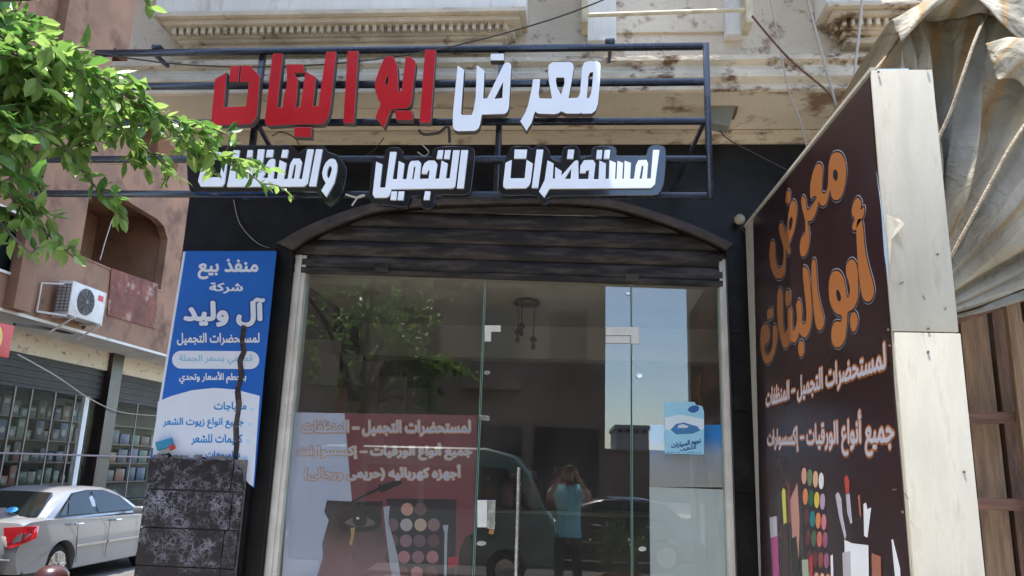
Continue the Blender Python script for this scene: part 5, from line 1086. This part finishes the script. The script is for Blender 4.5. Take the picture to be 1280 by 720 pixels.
# ------------------------------------------------------------------ cars
def build_car(name, label, loc, rz, paint, sticker=False):
    T = thing(name, label, 'car', loc)
    Rm = Matrix.Rotation(rz, 4, 'Z'); off = Vector(loc)
    def fin(mb, nm, m, par=None, bevel=0, smooth=None, seg=3, tf=None):
        me = mb.mesh(nm, bevel, seg)
        if tf:
            for v in me.vertices: v.co = tf(v.co)
        for v in me.vertices: v.co = Rm @ v.co + off
        return link_mesh(nm, me, m, par or T, None, smooth or 40)
    def arcpts(yc, r, a0=180, a1=0, n=12): return [(yc + r * math.cos(R(a0 + (a1 - a0) * k / n)), 0.31 + r * math.sin(R(a0 + (a1 - a0) * k / n))) for k in range(n + 1)]
    ol = [(0.10, 0.26), (0.03, 0.40), (0.0, 0.55), (0.03, 0.66), (0.05, 0.80), (0.10, 0.98), (0.22, 1.02), (0.6, 1.035), (0.95, 1.03), (1.6, 1.00), (2.6, 0.985), (3.3, 0.97), (3.9, 0.86), (4.3, 0.74), (4.46, 0.62), (4.48, 0.42), (4.40, 0.24)]
    ol += [(3.55 + 0.38, 0.24)] + arcpts(3.55, 0.37, 0, 180)[0:] + [(3.55 - 0.38, 0.22), (0.95 + 0.38, 0.22)] + arcpts(0.95, 0.37, 0, 180) + [(0.95 - 0.38, 0.25)]
    def plan(v):
        f = 1 - 0.13 * max(0, (0.55 - v.y) / 0.55) ** 2 - 0.2 * max(0, (v.y - 3.7) / 0.8) ** 2
        g = 1 - 0.10 * max(0, (v.z - 0.72) / 0.3) ** 1.5 - 0.05 * max(0, (0.45 - v.z) / 0.25)
        return Vector((v.x * f * g, v.y, v.z))
    secs = [-0.86, -0.80, -0.6, -0.3, 0, 0.3, 0.6, 0.80, 0.86]
    rows = [[(x * (1 if abs(x) < .85 else 1), y + (0.0), z) for y, z in ol] for x in secs]
    b = MB(); n = len(ol)
    # rounded shell: outer sections pulled in a little
    cy, cz = 2.2, 0.6
    rws = []
    for x in secs:
        k = 0.0 if abs(x) < 0.85 else 0.035
        rws.append([Vector((x, y + (k if y < .6 else (-k if y > 4 else 0)), z - (k if z > .7 else 0))) for y, z in ol])
    b.grid(rws, close=True)
    b.add(rws[0], [tuple(range(n))]); b.add(rws[-1], [tuple(range(n - 1, -1, -1))])
    body = fin(b, 'body', paint, smooth=35, tf=plan)
    # greenhouse
    bz, rz_ = 1.0, 1.43
    base = [(-.74, .52), (-.70, 3.28), (.70, 3.28), (.74, .52)]
    rows = []
    for t_, hw0, ya, yb, z in ((0, .76, .42, 3.42, .985), (.5, .68, .86, 2.92, 1.24), (.85, .60, 1.18, 2.52, 1.40), (.97, .53, 1.36, 2.36, 1.445), (1, .40, 1.55, 2.2, 1.462)):
        rows.append([Vector((-hw0, ya + .10, z)), Vector((-hw0 * .6, ya, z)), Vector((0, ya - .03, z)), Vector((hw0 * .6, ya, z)), Vector((hw0, ya + .10, z)), Vector((hw0 + .01, (ya + yb) / 2, z)), Vector((hw0, yb - .1, z)), Vector((hw0 * .6, yb, z)), Vector((0, yb + .04, z)), Vector((-hw0 * .6, yb, z)), Vector((-hw0, yb - .1, z)), Vector((-hw0 - .01, (ya + yb) / 2, z))])
    g = MB(); g.grid(rows, close=True); g.add(rows[-1], [tuple(range(12))]); fin(g, 'cabin', paint, body, smooth=60)
    def sp(z):                                             # cabin half width at height z
        pts = [(.985, .76), (1.24, .68), (1.40, .60), (1.445, .53)]
        for (a, wa), (c, wc_) in zip(pts, pts[1:]):
            if z <= c: return wa + (wc_ - wa) * (z - a) / (c - a)
        return .53
    for s in (-1, 1):
        def win(poly, nm, m, lift):
            w = MB(); w.prism([(s * (sp(z) + .012 + lift), y, z) for y, z in poly], (s * .006, 0, 0)); return fin(w, nm, m, body)
        win([(.78, 1.02), (1.30, 1.375), (1.75, 1.415), (2.2, 1.405), (2.62, 1.29), (3.10, 1.03)], 'window_surround', M['black_plastic'], 0)
        win([(.90, 1.045), (1.06, 1.045), (1.18, 1.29), (1.13, 1.25)], 'side_window', M['dark_glass'], .008)
        win([(1.10, 1.045), (1.80, 1.04), (1.72, 1.385), (1.32, 1.355), (1.22, 1.30)], 'side_window', M['dark_glass'], .008)
        win([(1.92, 1.04), (2.92, 1.05), (2.55, 1.26), (2.18, 1.38), (1.84, 1.385)], 'side_window', M['dark_glass'], .008)
        for yh in (1.18, 2.28):
            h = MB(); h.bar((s * .858, yh, .90), (s * .858, yh + .2, .90), .04, .035); fin(h, 'door_handle', M['chrome'], body, .01)
        h = MB(); h.bar((s * .868, 1.28, .56), (s * .868, 2.10, .56), .016, .03); h.bar((s * .868, 2.16, .56), (s * .868, 3.1, .56), .016, .03); fin(h, 'side_trim', M['chrome'] if s > 0 else paint, body)
        h = MB()
        for yy in (1.24, 2.13, 3.14): h.bar((s * .8615, yy - (0 if yy > 1.5 else -.1), .30), (s * .8615, yy, .93), .004, .010)
        fin(h, 'door_gap', M['black_plastic'], body)
        h = MB(); h.obox((s * .93, 2.90, 1.04), (.10, 0, 0), (0, .05, 0), (0, 0, .065)); fin(h, 'mirror', paint, body, .03)
        tl_ = MB(); tl_.prism([(s * .80, .075, .94), (s * .52, .03, .92), (s * .60, .0, .66), (s * .70, -.002, .64), (s * .79, .05, .68), (s * .86, .30, .76), (s * .845, .32, .94)], (s * .004, -.024, .0)); fin(tl_, 'tail_light', M['tail'], body, .008)
        tl_ = MB(); tl_.prism([(s * .54, -.026, .80), (s * .61, -.026, .80), (s * .66, -.03, .66), (s * .60, -.03, .66)], (0, -.012, 0)); fin(tl_, 'reversing_light', M['lens'], body, .004)
        hl = MB(); hl.prism([(s * .70, 4.27, .72), (s * .40, 4.40, .68), (s * .42, 4.46, .58), (s * .72, 4.36, .60)], (s * .03, .05, 0)); fin(hl, 'headlight', M['lens'], body, .008)
        for yw in (.95, 3.55):
            w = MB(); xo = s * .70; w.lathe((xo, yw, .31), [(.20, -.09), (.28, -.09), (.31, -.06), (.31, .06), (.28, .09), (.20, .09)], 32, 'x'); wh = fin(w, 'wheel', M['tyre'], smooth=50)
            h = MB(); h.lathe((xo + s * .07, yw, .31), [(.20, -.02), (.205, .0), (.19, .012), (.03, .016)], 28, 'x')
            fin(h, 'rim', flat('dark rim well', (.06, .06, .06)), wh)
            h = MB()
            for k in range(7):
                a = k * 2 * math.pi / 7; h.bar((xo + s * .095, yw, .31), (xo + s * .095, yw + .19 * math.cos(a), .31 + .19 * math.sin(a)), .03, .07, (1, 0, 0))
            h.lathe((xo + s * .095, yw, .31), [(.19, -.012), (.205, -.012), (.205, .012), (.19, .012)], 28, 'x'); fin(h, 'spokes', M['steel'], wh)
    rw = MB(); rw.prism([(-.60, .56, 1.035), (.60, .56, 1.035), (.62, .62, 1.05), (.46, 1.09, 1.375), (.0, 1.06, 1.385), (-.46, 1.09, 1.375), (-.62, .62, 1.05)], (0, -.045, .012)); rwo = fin(rw, 'rear_window', M['dark_glass'], body)
    if sticker:
        k = MB(); c = Vector((.22, .56, 1.10)); k.prism([c + Vector((.09 * math.cos(a * .628), -.035 + .04 * math.sin(a * .628) + .02, .04 * math.sin(a * .628) + .03)) for a in range(10)], (0, -.012, .008)); fin(k, 'round_sticker', flat('bright blue sticker', (.05, .35, .62)), rwo)
    ws_ = MB(); ws_.prism([(-.62, 3.30, 1.02), (.62, 3.30, 1.02), (.50, 2.66, 1.38), (-.50, 2.66, 1.38)], (0, .05, .02)); fin(ws_, 'windscreen', M['dark_glass'], body)
    bp_ = MB(); bp_.bar((-.72, -.012, .47), (.72, -.012, .47), .03, .03); fin(bp_, 'bumper_strip', paint, body, .008)
    pl = MB(); pl.box(-.25, .25, -.012, .0, .72, .84); fin(pl, 'number_plate', M['white_board'], body)
    sb_ = MB(); sb_.box(-.78, .78, .2, 4.2, .2, .3); fin(sb_, 'underbody', M['black_plastic'], body)
    return T
pw = atX(72, 697, -8.0)
build_car('parked_car', 'silver saloon car parked in the side street, seen from behind', (-8.0 - .80, pw.y - .95, -0.30), 0.0, M['car'], True)

bc = atY(67, 706, 1.0)
BO = thing('bollard', 'brown domed bollard at the corner in front of the silver car', 'bollard', (bc.x, 1.0, -0.30))
MB().lathe((bc.x, 1.0, -0.30), [(.16, 0), (.16, .02), (.115, .05), (.115, bc.z + .30 - .12)], 24).build('shaft', M['rubber'], BO, smooth=50)
MB().lathe((bc.x, 1.0, bc.z - .119), [(.125, 0), (.128, .02), (.12, .06), (.09, .095), (.045, .115), (.01, .12)], 24).build('dome', M['rubber'], BO, smooth=60)

# ------------------------------------------------------------------ the street tree: branches over the left of the sign
TR = thing('street_tree', 'leafy ficus tree whose sunlit branches reach in front of the sign', 'tree', (-2.75, -3.9, 0.0))
rt = random.Random(11)
wood = MB(); LV = []; LF = []
def leaf(p, d, up, ln, wd):
    d = d.normalized(); s = d.cross(up)
    if s.length < .05: s = d.orthogonal()
    s.normalize(); n = s.cross(d).normalized()
    b = len(LV); cv = ln * rt.uniform(-.06, .14); fold = wd * rt.uniform(.10, .35)
    mid = [p, p + d * ln * .33 + n * cv * .5, p + d * ln * .66 + n * cv * .5, p + d * ln - n * cv * .4]
    L_ = [p + d * ln * .14 + s * wd * .5 + n * fold * .5, p + d * ln * .40 + s * wd + n * (fold + cv * .4), p + d * ln * .70 + s * wd * .75 + n * (fold * .8 + cv * .3)]
    R_ = [p + d * ln * .14 - s * wd * .5 + n * fold * .5, p + d * ln * .40 - s * wd + n * (fold + cv * .4), p + d * ln * .70 - s * wd * .75 + n * (fold * .8 + cv * .3)]
    LV.extend(mid + L_ + R_)
    for f in ((0, 4, 1), (1, 4, 5), (1, 5, 2), (2, 5, 6), (2, 6, 3), (0, 1, 7), (1, 8, 7), (1, 2, 8), (2, 9, 8), (2, 3, 9)): LF.append(tuple(b + i for i in f))
def rnd(): return Vector((rt.gauss(0, 1), rt.gauss(0, 1), rt.gauss(0, 1)))
def twig(pts, r0, r1, leaf_len, step, droop=0.4, keep=None):
    pts = catmull([Vector(p) for p in pts], 6); n = len(pts)
    wood.tube(pts, [r0 + (r1 - r0) * i / (n - 1) for i in range(n)], 5)
    L = 0; nxt = 0
    for a, b in zip(pts, pts[1:]):
        seg = (b - a).length; d = (b - a).normalized(); q = 0
        while nxt < L + seg:
            p = a + d * (nxt - L); side = (rnd() - d * rnd().dot(d)).normalized()
            dd = (d * rt.uniform(.3, .9) + side * rt.uniform(.5, 1.0) + Vector((0, 0, -droop * rt.uniform(0, 1))))
            ln = leaf_len * rt.uniform(.45, 1.2)
            if keep is None or keep(p + dd.normalized() * ln): leaf(p, dd, Vector((rt.gauss(0, .5), rt.gauss(0, .5), 1)), ln, ln * rt.uniform(.20, .29))
            nxt += step * rt.uniform(.6, 1.4)
        L += seg
def branch(px_pts, dep, spread=0.10, nsub=9, step=.0125, ll=.066, sublen=.20):
    P = [atY(x, y, CAM.y + d) for (x, y), d in zip(px_pts, dep)]
    twig(P, .006, .002, ll, step)
    TT = Vector((-2.6, -3.8, 2.3)); wood.tube(catmull([TT, TT.lerp(P[0], .5) + Vector((0, -.05, .12)), P[0]]), [.03 - .0023 * k for k in range(11)], 6)
    n = len(P)
    for i in range(n - 1):
        ff_ = i / max(1, n - 2)
        for k in range(round(nsub * (1 - .74 * ff_))):
            a = P[i].lerp(P[i + 1], rt.random()); d = (P[i + 1] - P[i]).normalized()
            e = a + (d * rt.uniform(.5, 1) + rnd() * .55 + Vector((0, 0, -.15))).normalized() * sublen * (1 - .45 * ff_) * rt.uniform(.5, 1.1)
            m_ = a.lerp(e, .5) + Vector((0, 0, .02)); twig([a, m_, e], .003, .0015, ll * (1.15 - .3 * ff_), step * 1.1)
branch([(-80, 20), (20, 70), (110, 110), (190, 150), (250, 185), (295, 205), (330, 232)], [2.0, 2.1, 2.2, 2.3, 2.35, 2.4, 2.4])
branch([(-80, 60), (10, 105), (80, 140), (140, 160), (190, 192), (222, 222)], [2.1, 2.2, 2.25, 2.3, 2.4, 2.45])
branch([(-60, 40), (40, 75), (120, 95), (165, 125), (230, 160), (265, 175)], [1.9, 2.0, 2.1, 2.2, 2.25, 2.3])
branch([(-80, 100), (0, 130), (60, 165), (95, 205), (125, 240), (145, 262)], [2.0, 2.1, 2.15, 2.2, 2.2, 2.25], nsub=3)
branch([(-60, 130), (0, 155), (40, 165), (75, 160)], [1.9, 2.0, 2.0, 2.1], nsub=6)
branch([(-60, 0), (0, 45), (50, 70), (90, 85)], [2.2, 2.2, 2.3, 2.3], nsub=7)
branch([(-60, -10), (0, 10), (40, 22), (65, 30)], [2.4, 2.4, 2.4, 2.4], nsub=5, sublen=.15)
branch([(-70, 190), (0, 230), (30, 268), (65, 298), (92, 322)], [2.0, 2.0, 2.05, 2.1, 2.1], nsub=4, sublen=.15)
branch([(-60, 230), (-10, 270), (20, 300), (40, 318)], [1.9, 2.0, 2.0, 2.05], nsub=4, sublen=.14)
branch([(-60, 80), (0, 90), (50, 105), (95, 130), (140, 140)], [2.3, 2.3, 2.3, 2.35, 2.4], nsub=8)
branch([(-60, 170), (-10, 185), (25, 215), (50, 235)], [2.2, 2.2, 2.2, 2.2], nsub=4, sublen=.15)
branch([(-80, 40), (0, 72), (70, 112), (130, 150)], [1.95, 2.05, 2.1, 2.2], nsub=9)
branch([(-70, 105), (10, 120), (75, 155), (110, 195)], [2.1, 2.15, 2.2, 2.25], nsub=7, sublen=.17)
branch([(160, -60), (175, -30), (182, -8), (188, 12)], [2.4, 2.4, 2.4, 2.4], nsub=0)
# the rest of the crown, outside the picture on the left
tb = Vector((-2.75, -3.9, 0))
trunk_top = tb + Vector((.15, .1, 2.5))
wood.tube(catmull([tb, tb + Vector((.03, 0, .8)), tb + Vector((.10, .05, 1.7)), trunk_top]), [.15 - .06 * i / 15 for i in range(16)], 12)
for e in (((-1.75, -3.2, 2.9)), ((-1.7, -3.3, 3.1)), ((-2.2, -4.6, 3.4)), ((-3.4, -4.2, 3.6)), ((-3.2, -3.0, 3.7)), ((-2.5, -3.7, 4.3))):
    e = Vector(e); wood.tube(catmull([trunk_top - Vector((0, 0, .3)), trunk_top.lerp(e, .5) + Vector((0, 0, .1)), e]), [.055 - .004 * i for i in range(11)], 8)
def outside(p):
    q = project(p); return q is None or q[0] < -4 or q[1] < -4
cl = 0
while cl < 165:
    v = rnd().normalized() * rt.random() ** .4
    c = Vector((-2.75 + v.x * 1.15, -4.1 + v.y * 1.3, 3.5 + v.z * 1.0))
    if not outside(c) or not outside(c + Vector((.2, .1, -.15))): continue
    if c.y > -1.6 or (c - CAM).length < .9: continue
    d = (v + rnd() * .5 + Vector((0, 0, -.2))).normalized(); twig([c, c + d * .14 + Vector((0, 0, .02)), c + d * .30], .004, .002, .08, .021, keep=outside); cl += 1
wood.build('trunk', M['bark'], TR, smooth=60)
me = bpy.data.meshes.new('foliage'); me.from_pydata(LV, [], LF); me.update(); link_mesh('foliage', me, M['leaf'], TR)

# ------------------------------------------------------------------ across the main road: what the glass mirrors
def block(name, label, x0, x1, y, depth, h, m, nx, nfl, bal=False, z0=-0.15, ground=True):
    T = thing(name, label, 'building', ((x0 + x1) / 2, y, z0))
    MB().box(x0, x1, y - depth, y, z0, h).build('wall', m, T)
    MB().box(x0 - .15, x1 + .15, y - depth - .1, y + .15, h + .001, h + .35).build('parapet', m, T)
    fw = (x1 - x0) / nx; fh = (h - 4.0) / nfl
    for f in range(nfl):
        for i in range(nx):
            a = x0 + fw * (i + .25); b_ = x0 + fw * (i + .75); z = 4.0 + fh * f + .9
            w = MB().box(a, b_, y + .001, y + .03, z, z + fh * .5).build('window', M['dark_glass'], T); MB().box(a - .06, b_ + .06, y + .001, y + .06, z - .07, z - .001).build('sill', m, w)
            if bal and i % 2 == 0: MB().box(a - .3, b_ + .3, y + .001, y + .9, z - 1.0, z - .85).box(a - .3, b_ + .3, y + .82, y + .9, z - .849, z - .1).build('balcony', m, T)
    for i in range(nx if ground else 0): MB().box(x0 + fw * (i + .08), x0 + fw * (i + .92), y + .001, y + .04, -.1, 2.9).build('shop_front', M['far_dark'], T)
    return T
block('opposite_block', 'tall brown apartment block mirrored in the glass left of the sky', -17.0, .95, -17.5, 10, 16, M['opp_a'], 8, 4, True)
block('opposite_block', 'grey brown apartment block mirrored at the right end of the glass', 4.7, 16, -16.5, 10, 14, M['opp_b'], 6, 4, True)
block('far_block', 'distant low block mirrored at the foot of the strip of sky', 3.75, 6.5, -62, 10, 5.2, M['opp_c'], 4, 1, False, ground=False)
fw_ = thing('boundary_wall', 'long low brown wall closing the far end of the gap, mirrored in the glass', 'wall', (6, -45, -.15))
MB().box(.96, 12, -45.3, -45, -.15, 2.9).build('wall_face', M['opp_a'], fw_); MB().box(.9, 12, -45.4, -44.9, 2.901, 3.05).build('coping', M['opp_b'], fw_)
# minibus
VN = thing('minibus', 'pale green minibus standing in the road, mirrored in the glass door', 'minibus', (-2.7, -9.0, -0.30))
def van_y(y): return y
vo = [(-4.9, .05), (-4.95, .5), (-4.9, 1.5), (-4.75, 2.15), (-4.4, 2.32), (-1.5, 2.34), (-1.0, 2.22), (-.72, 1.9), (-.45, 1.35), (-.28, 1.1), (-.12, .7), (-.12, .1)]
vo = [(x, z - .3 * min(1, z / .9)) for x, z in vo]
vb = MB().prism([(x, -8.15, z + .0) for x, z in vo], (0, -1.7, 0)); bo = vb.build('body', M['van'], VN, bevel=.08, seg=3)
MB().prism([(-1.55, -8.140, 0.98), (-1.55, -8.140, 1.7), (-1.15, -8.140, 1.7), (-.95, -8.140, 1.5), (-.68, -8.140, 0.98)], (0, .012, 0)).build('side_window', M['dark_glass'], bo)
for k in range(3): MB().box(-4.6 + k * 1.02, -3.7 + k * 1.02, -8.149, -8.134, 0.98, 1.7).build('side_window', M['dark_glass'], bo)
MB().prism([(-.70, -8.35, 1.62), (-.70, -9.65, 1.62), (-.43, -9.65, 1.06), (-.43, -8.35, 1.06)], (.03, 0, .02)).build('windscreen', M['dark_glass'], bo)
for x in (-4.0, -1.1):
    for y in (-8.22, -9.78):
        w = MB().lathe((x, y, .03), [(.18, -.11), (.30, -.11), (.33, -.08), (.33, .08), (.30, .11), (.18, .11)], 24, 'y').build('wheel', M['tyre'], VN, smooth=50); MB().lathe((x, y + .09, .03), [(.17, 0), (.17, .03), (.05, .035)], 20, 'y').build('rim', M['steel'], w)
MB().box(-.45, -.20, -8.02, -7.88, 1.02, 1.27).build('mirror', M['black_plastic'], bo, bevel=.03)
build_car('dark_car', 'black saloon car parked across the road, mirrored behind the photographer', (2.9, -12.0, -0.30), R(90), M['car_dark'])
# clipped bush in a pot near the road
BU = thing('potted_bush', 'round leafy bush in a terracotta pot by the kerb, mirrored in the glass', 'plant', (.72, -6.2, 0))
MB().lathe((.72, -6.2, 0), [(.20, 0), (.24, .02), (.30, .18), (.33, .20), (.33, .26), (.28, .26), (.27, .20)], 24).build('pot', M['terracotta'], BU, smooth=50)
LV2, LF2 = LV, LF; LV, LF = [], []
w2 = MB(); keepw = wood; wood = w2
for k in range(110):
    v = rnd().normalized() * rt.random() ** .35; c = Vector((.72 + v.x * .36, -6.2 + v.y * .36, .68 + v.z * .42)); twig([Vector((.72, -6.2, .25)).lerp(c, .55), c, c + v * .12], .004, .002, .07, .03)
w2.build('stems', M['bark'], BU); me = bpy.data.meshes.new('foliage'); me.from_pydata(LV, [], LF); me.update(); link_mesh('foliage', me, M['leaf_dark'], BU)
wood = keepw

# ------------------------------------------------------------------ the photographer, seen in the glass
PE = thing('person', 'person in a teal shirt and dark trousers raising a phone to the shop front', 'person', (-.04, -5.85, 0))
PEo = Vector((-.04, -5.85, 0))
def skin_mesh(name, V, E, rad, m, root=0, sub=2):
    me = bpy.data.meshes.new(name); me.from_pydata([Vector(v) + PEo for v in V], E, []); o = bpy.data.objects.new('tmp_body', me); col.objects.link(o)
    md = o.modifiers.new('skin', 'SKIN'); md.use_smooth_shade = True
    for i, r in enumerate(rad): me.skin_vertices[0].data[i].radius = (r if isinstance(r, tuple) else (r, r))
    me.skin_vertices[0].data[root].use_root = True
    s = o.modifiers.new('sub', 'SUBSURF'); s.levels = sub; s.render_levels = sub
    dg = bpy.context.evaluated_depsgraph_get(); m2 = bpy.data.meshes.new_from_object(o.evaluated_get(dg)); m2.name = name
    bpy.data.objects.remove(o)
    ob = link_mesh(name, m2, m, PE)
    for p in m2.polygons: p.use_smooth = True
    return ob
# joints (local to the person, facing +y); camera and phone are .5 m in front of the eyes
J = dict(pel=(0, 0, .95), sp=(0, .0, 1.15), ch=(0, -.01, 1.36), nk=(0, 0, 1.49), hd0=(0, .02, 1.58), hd=(0, .025, 1.66), hd2=(0, .015, 1.74),
         shl=(-.19, 0, 1.43), ell=(-.30, .16, 1.30), wrl=(-.10, .40, 1.62), hal=(-.085, .455, 1.69), shr=(.19, 0, 1.43), elr=(.30, .16, 1.30), wrr=(.12, .40, 1.62), har=(.105, .455, 1.69),
         hil=(-.10, 0, .90), knl=(-.12, .03, .50), anl=(-.13, -.02, .09), tol=(-.15, .13, .045), hir=(.10, 0, .90), knr=(.13, .02, .50), anr=(.14, -.03, .09), tor=(.17, .12, .045))
RAD = dict(pel=(.15, .11), sp=(.145, .10), ch=(.17, .11), nk=.058, hd0=.068, hd=(.078, .095), hd2=(.066, .08), shl=.065, ell=.045, wrl=.03, hal=.035, shr=.065, elr=.045, wrr=.03, har=.035,
           hil=.095, knl=.06, anl=.042, tol=.035, hir=.095, knr=.06, anr=.042, tor=.035)
names = list(J); idx = {k: i for i, k in enumerate(names)}
edges = [('pel', 'sp'), ('sp', 'ch'), ('ch', 'nk'), ('nk', 'hd0'), ('hd0', 'hd'), ('hd', 'hd2'), ('ch', 'shl'), ('shl', 'ell'), ('ell', 'wrl'), ('wrl', 'hal'), ('ch', 'shr'), ('shr', 'elr'), ('elr', 'wrr'), ('wrr', 'har'),
         ('pel', 'hil'), ('hil', 'knl'), ('knl', 'anl'), ('anl', 'tol'), ('pel', 'hir'), ('hir', 'knr'), ('knr', 'anr'), ('anr', 'tor')]
V = [J[k] for k in names]; E_l = [(idx[a], idx[b]) for a, b in edges]; RD = [RAD[k] for k in names]
fing = []
for s, hk in ((-1, 'hal'), (1, 'har')):                       # four fingers curl behind the phone's far edge, thumb on the near side
    h = Vector(J[hk])
    for k, (dz, ln) in enumerate(((.035, .055), (.014, .065), (-.006, .06), (-.024, .048))):
        p1 = h + Vector((-s * .005, .022, dz)); p2 = p1 + Vector((-s * ln * .35, .022, .004)); p3 = p2 + Vector((-s * ln * .6, -.006, .0))
        b0 = len(V); V += [tuple(p1), tuple(p2), tuple(p3)]; E_l += [(idx[hk], b0), (b0, b0 + 1), (b0 + 1, b0 + 2)]; RD += [.0095, .009, .0075]
    p1 = h + Vector((-s * .018, -.012, -.03)); p2 = p1 + Vector((-s * .03, .012, .012)); b0 = len(V); V += [tuple(p1), tuple(p2)]; E_l += [(idx[hk], b0), (b0, b0 + 1)]; RD += [.012, .009]
skin_mesh('body', V, E_l, RD, M['skin'])
shirt = ['pel', 'sp', 'ch', 'nk', 'shl', 'ell', 'shr', 'elr']
sv = [J[k] for k in shirt] + [(0, 0, .86)]; sv[3] = (0, 0, 1.46); sv[5] = tuple(Vector(J['shl']).lerp(Vector(J['ell']), .75)); sv[7] = tuple(Vector(J['shr']).lerp(Vector(J['elr']), .75))
skin_mesh('shirt', sv, [(0, 1), (1, 2), (2, 3), (2, 4), (4, 5), (2, 6), (6, 7), (8, 0)], [(.185, .14), (.17, .13), (.185, .13), .066, .085, .068, .085, .068, (.19, .145)], M['teal_shirt'])
tv = [(0, 0, .98), J['pel'], J['hil'], J['knl'], J['anl'], J['hir'], J['knr'], J['anr']]
skin_mesh('trousers', tv, [(0, 1), (1, 2), (2, 3), (3, 4), (1, 5), (5, 6), (6, 7)], [(.16, .12), (.165, .125), .11, .078, .065, .11, .078, .065], M['trousers'])
hp = PEo
h = MB(); h.grid([[hp + Vector((.084 * math.sin(a) * math.cos(t), .012 + .100 * math.sin(a) * math.sin(t), 1.685 + .098 * math.cos(a))) for t in (k * math.pi / 8 for k in range(17))] for a in (R(2), R(20), R(40), R(60), R(78))])
hr = h.build('hair', M['hair'], PE, smooth=80); hr.modifiers.new('thick', 'SOLIDIFY').thickness = .012
f = MB(); f.prism([hp + Vector(v) for v in ((-.014, .118, 1.63), (.014, .118, 1.63), (.006, .113, 1.675), (-.006, .113, 1.675))], (0, .02, -.004)); f.build('nose', M['skin'], PE, bevel=.004)
for s in (-1, 1):
    MB().lathe(hp + Vector((s * .032, .106, 1.672)), [(.013, -.005), (.013, .004), (.005, .010)], 12, 'y').build('eye', M['hair'], PE)
    MB().obox(hp + Vector((s * .083, .015, 1.655)), (.008, 0, 0), (0, .018, 0), (0, 0, .03)).build('ear', M['skin'], PE, bevel=.006)
MB().obox(hp + Vector((0, .112, 1.605)), (.024, 0, 0), (0, .004, 0), (0, 0, .005)).build('mouth', flat('lips', (.22, .08, .07)), PE, bevel=.002)
text('shirt_print', Plane(tuple(PEo + Vector((0, .15, 0))), (-1, 0, 0)), 'CITY', [(700, 600), (722, 611)], .0, .003, M['trousers'], PE, .05, raw=True) if False else None
for s in (-1, 1): MB().obox(hp + Vector((s * .155, .06, .045)), (.045, 0, 0), (s * .02, .13, 0), (0, 0, .04)).build('shoe', M['black_plastic'], PE, bevel=.02)
PH = thing('phone', 'dark phone held sideways in both hands of the person in the glass', 'phone', (0, -5.385, 1.70))
MB().box(-.078, .078, -5.392, -5.384, 1.678, 1.752).build('phone_body', M['black_plastic'], PH, bevel=.004)
MB().box(-.06, -.03, -5.3838, -5.382, 1.70, 1.73).build('camera_module', M['dark_glass'], PH)
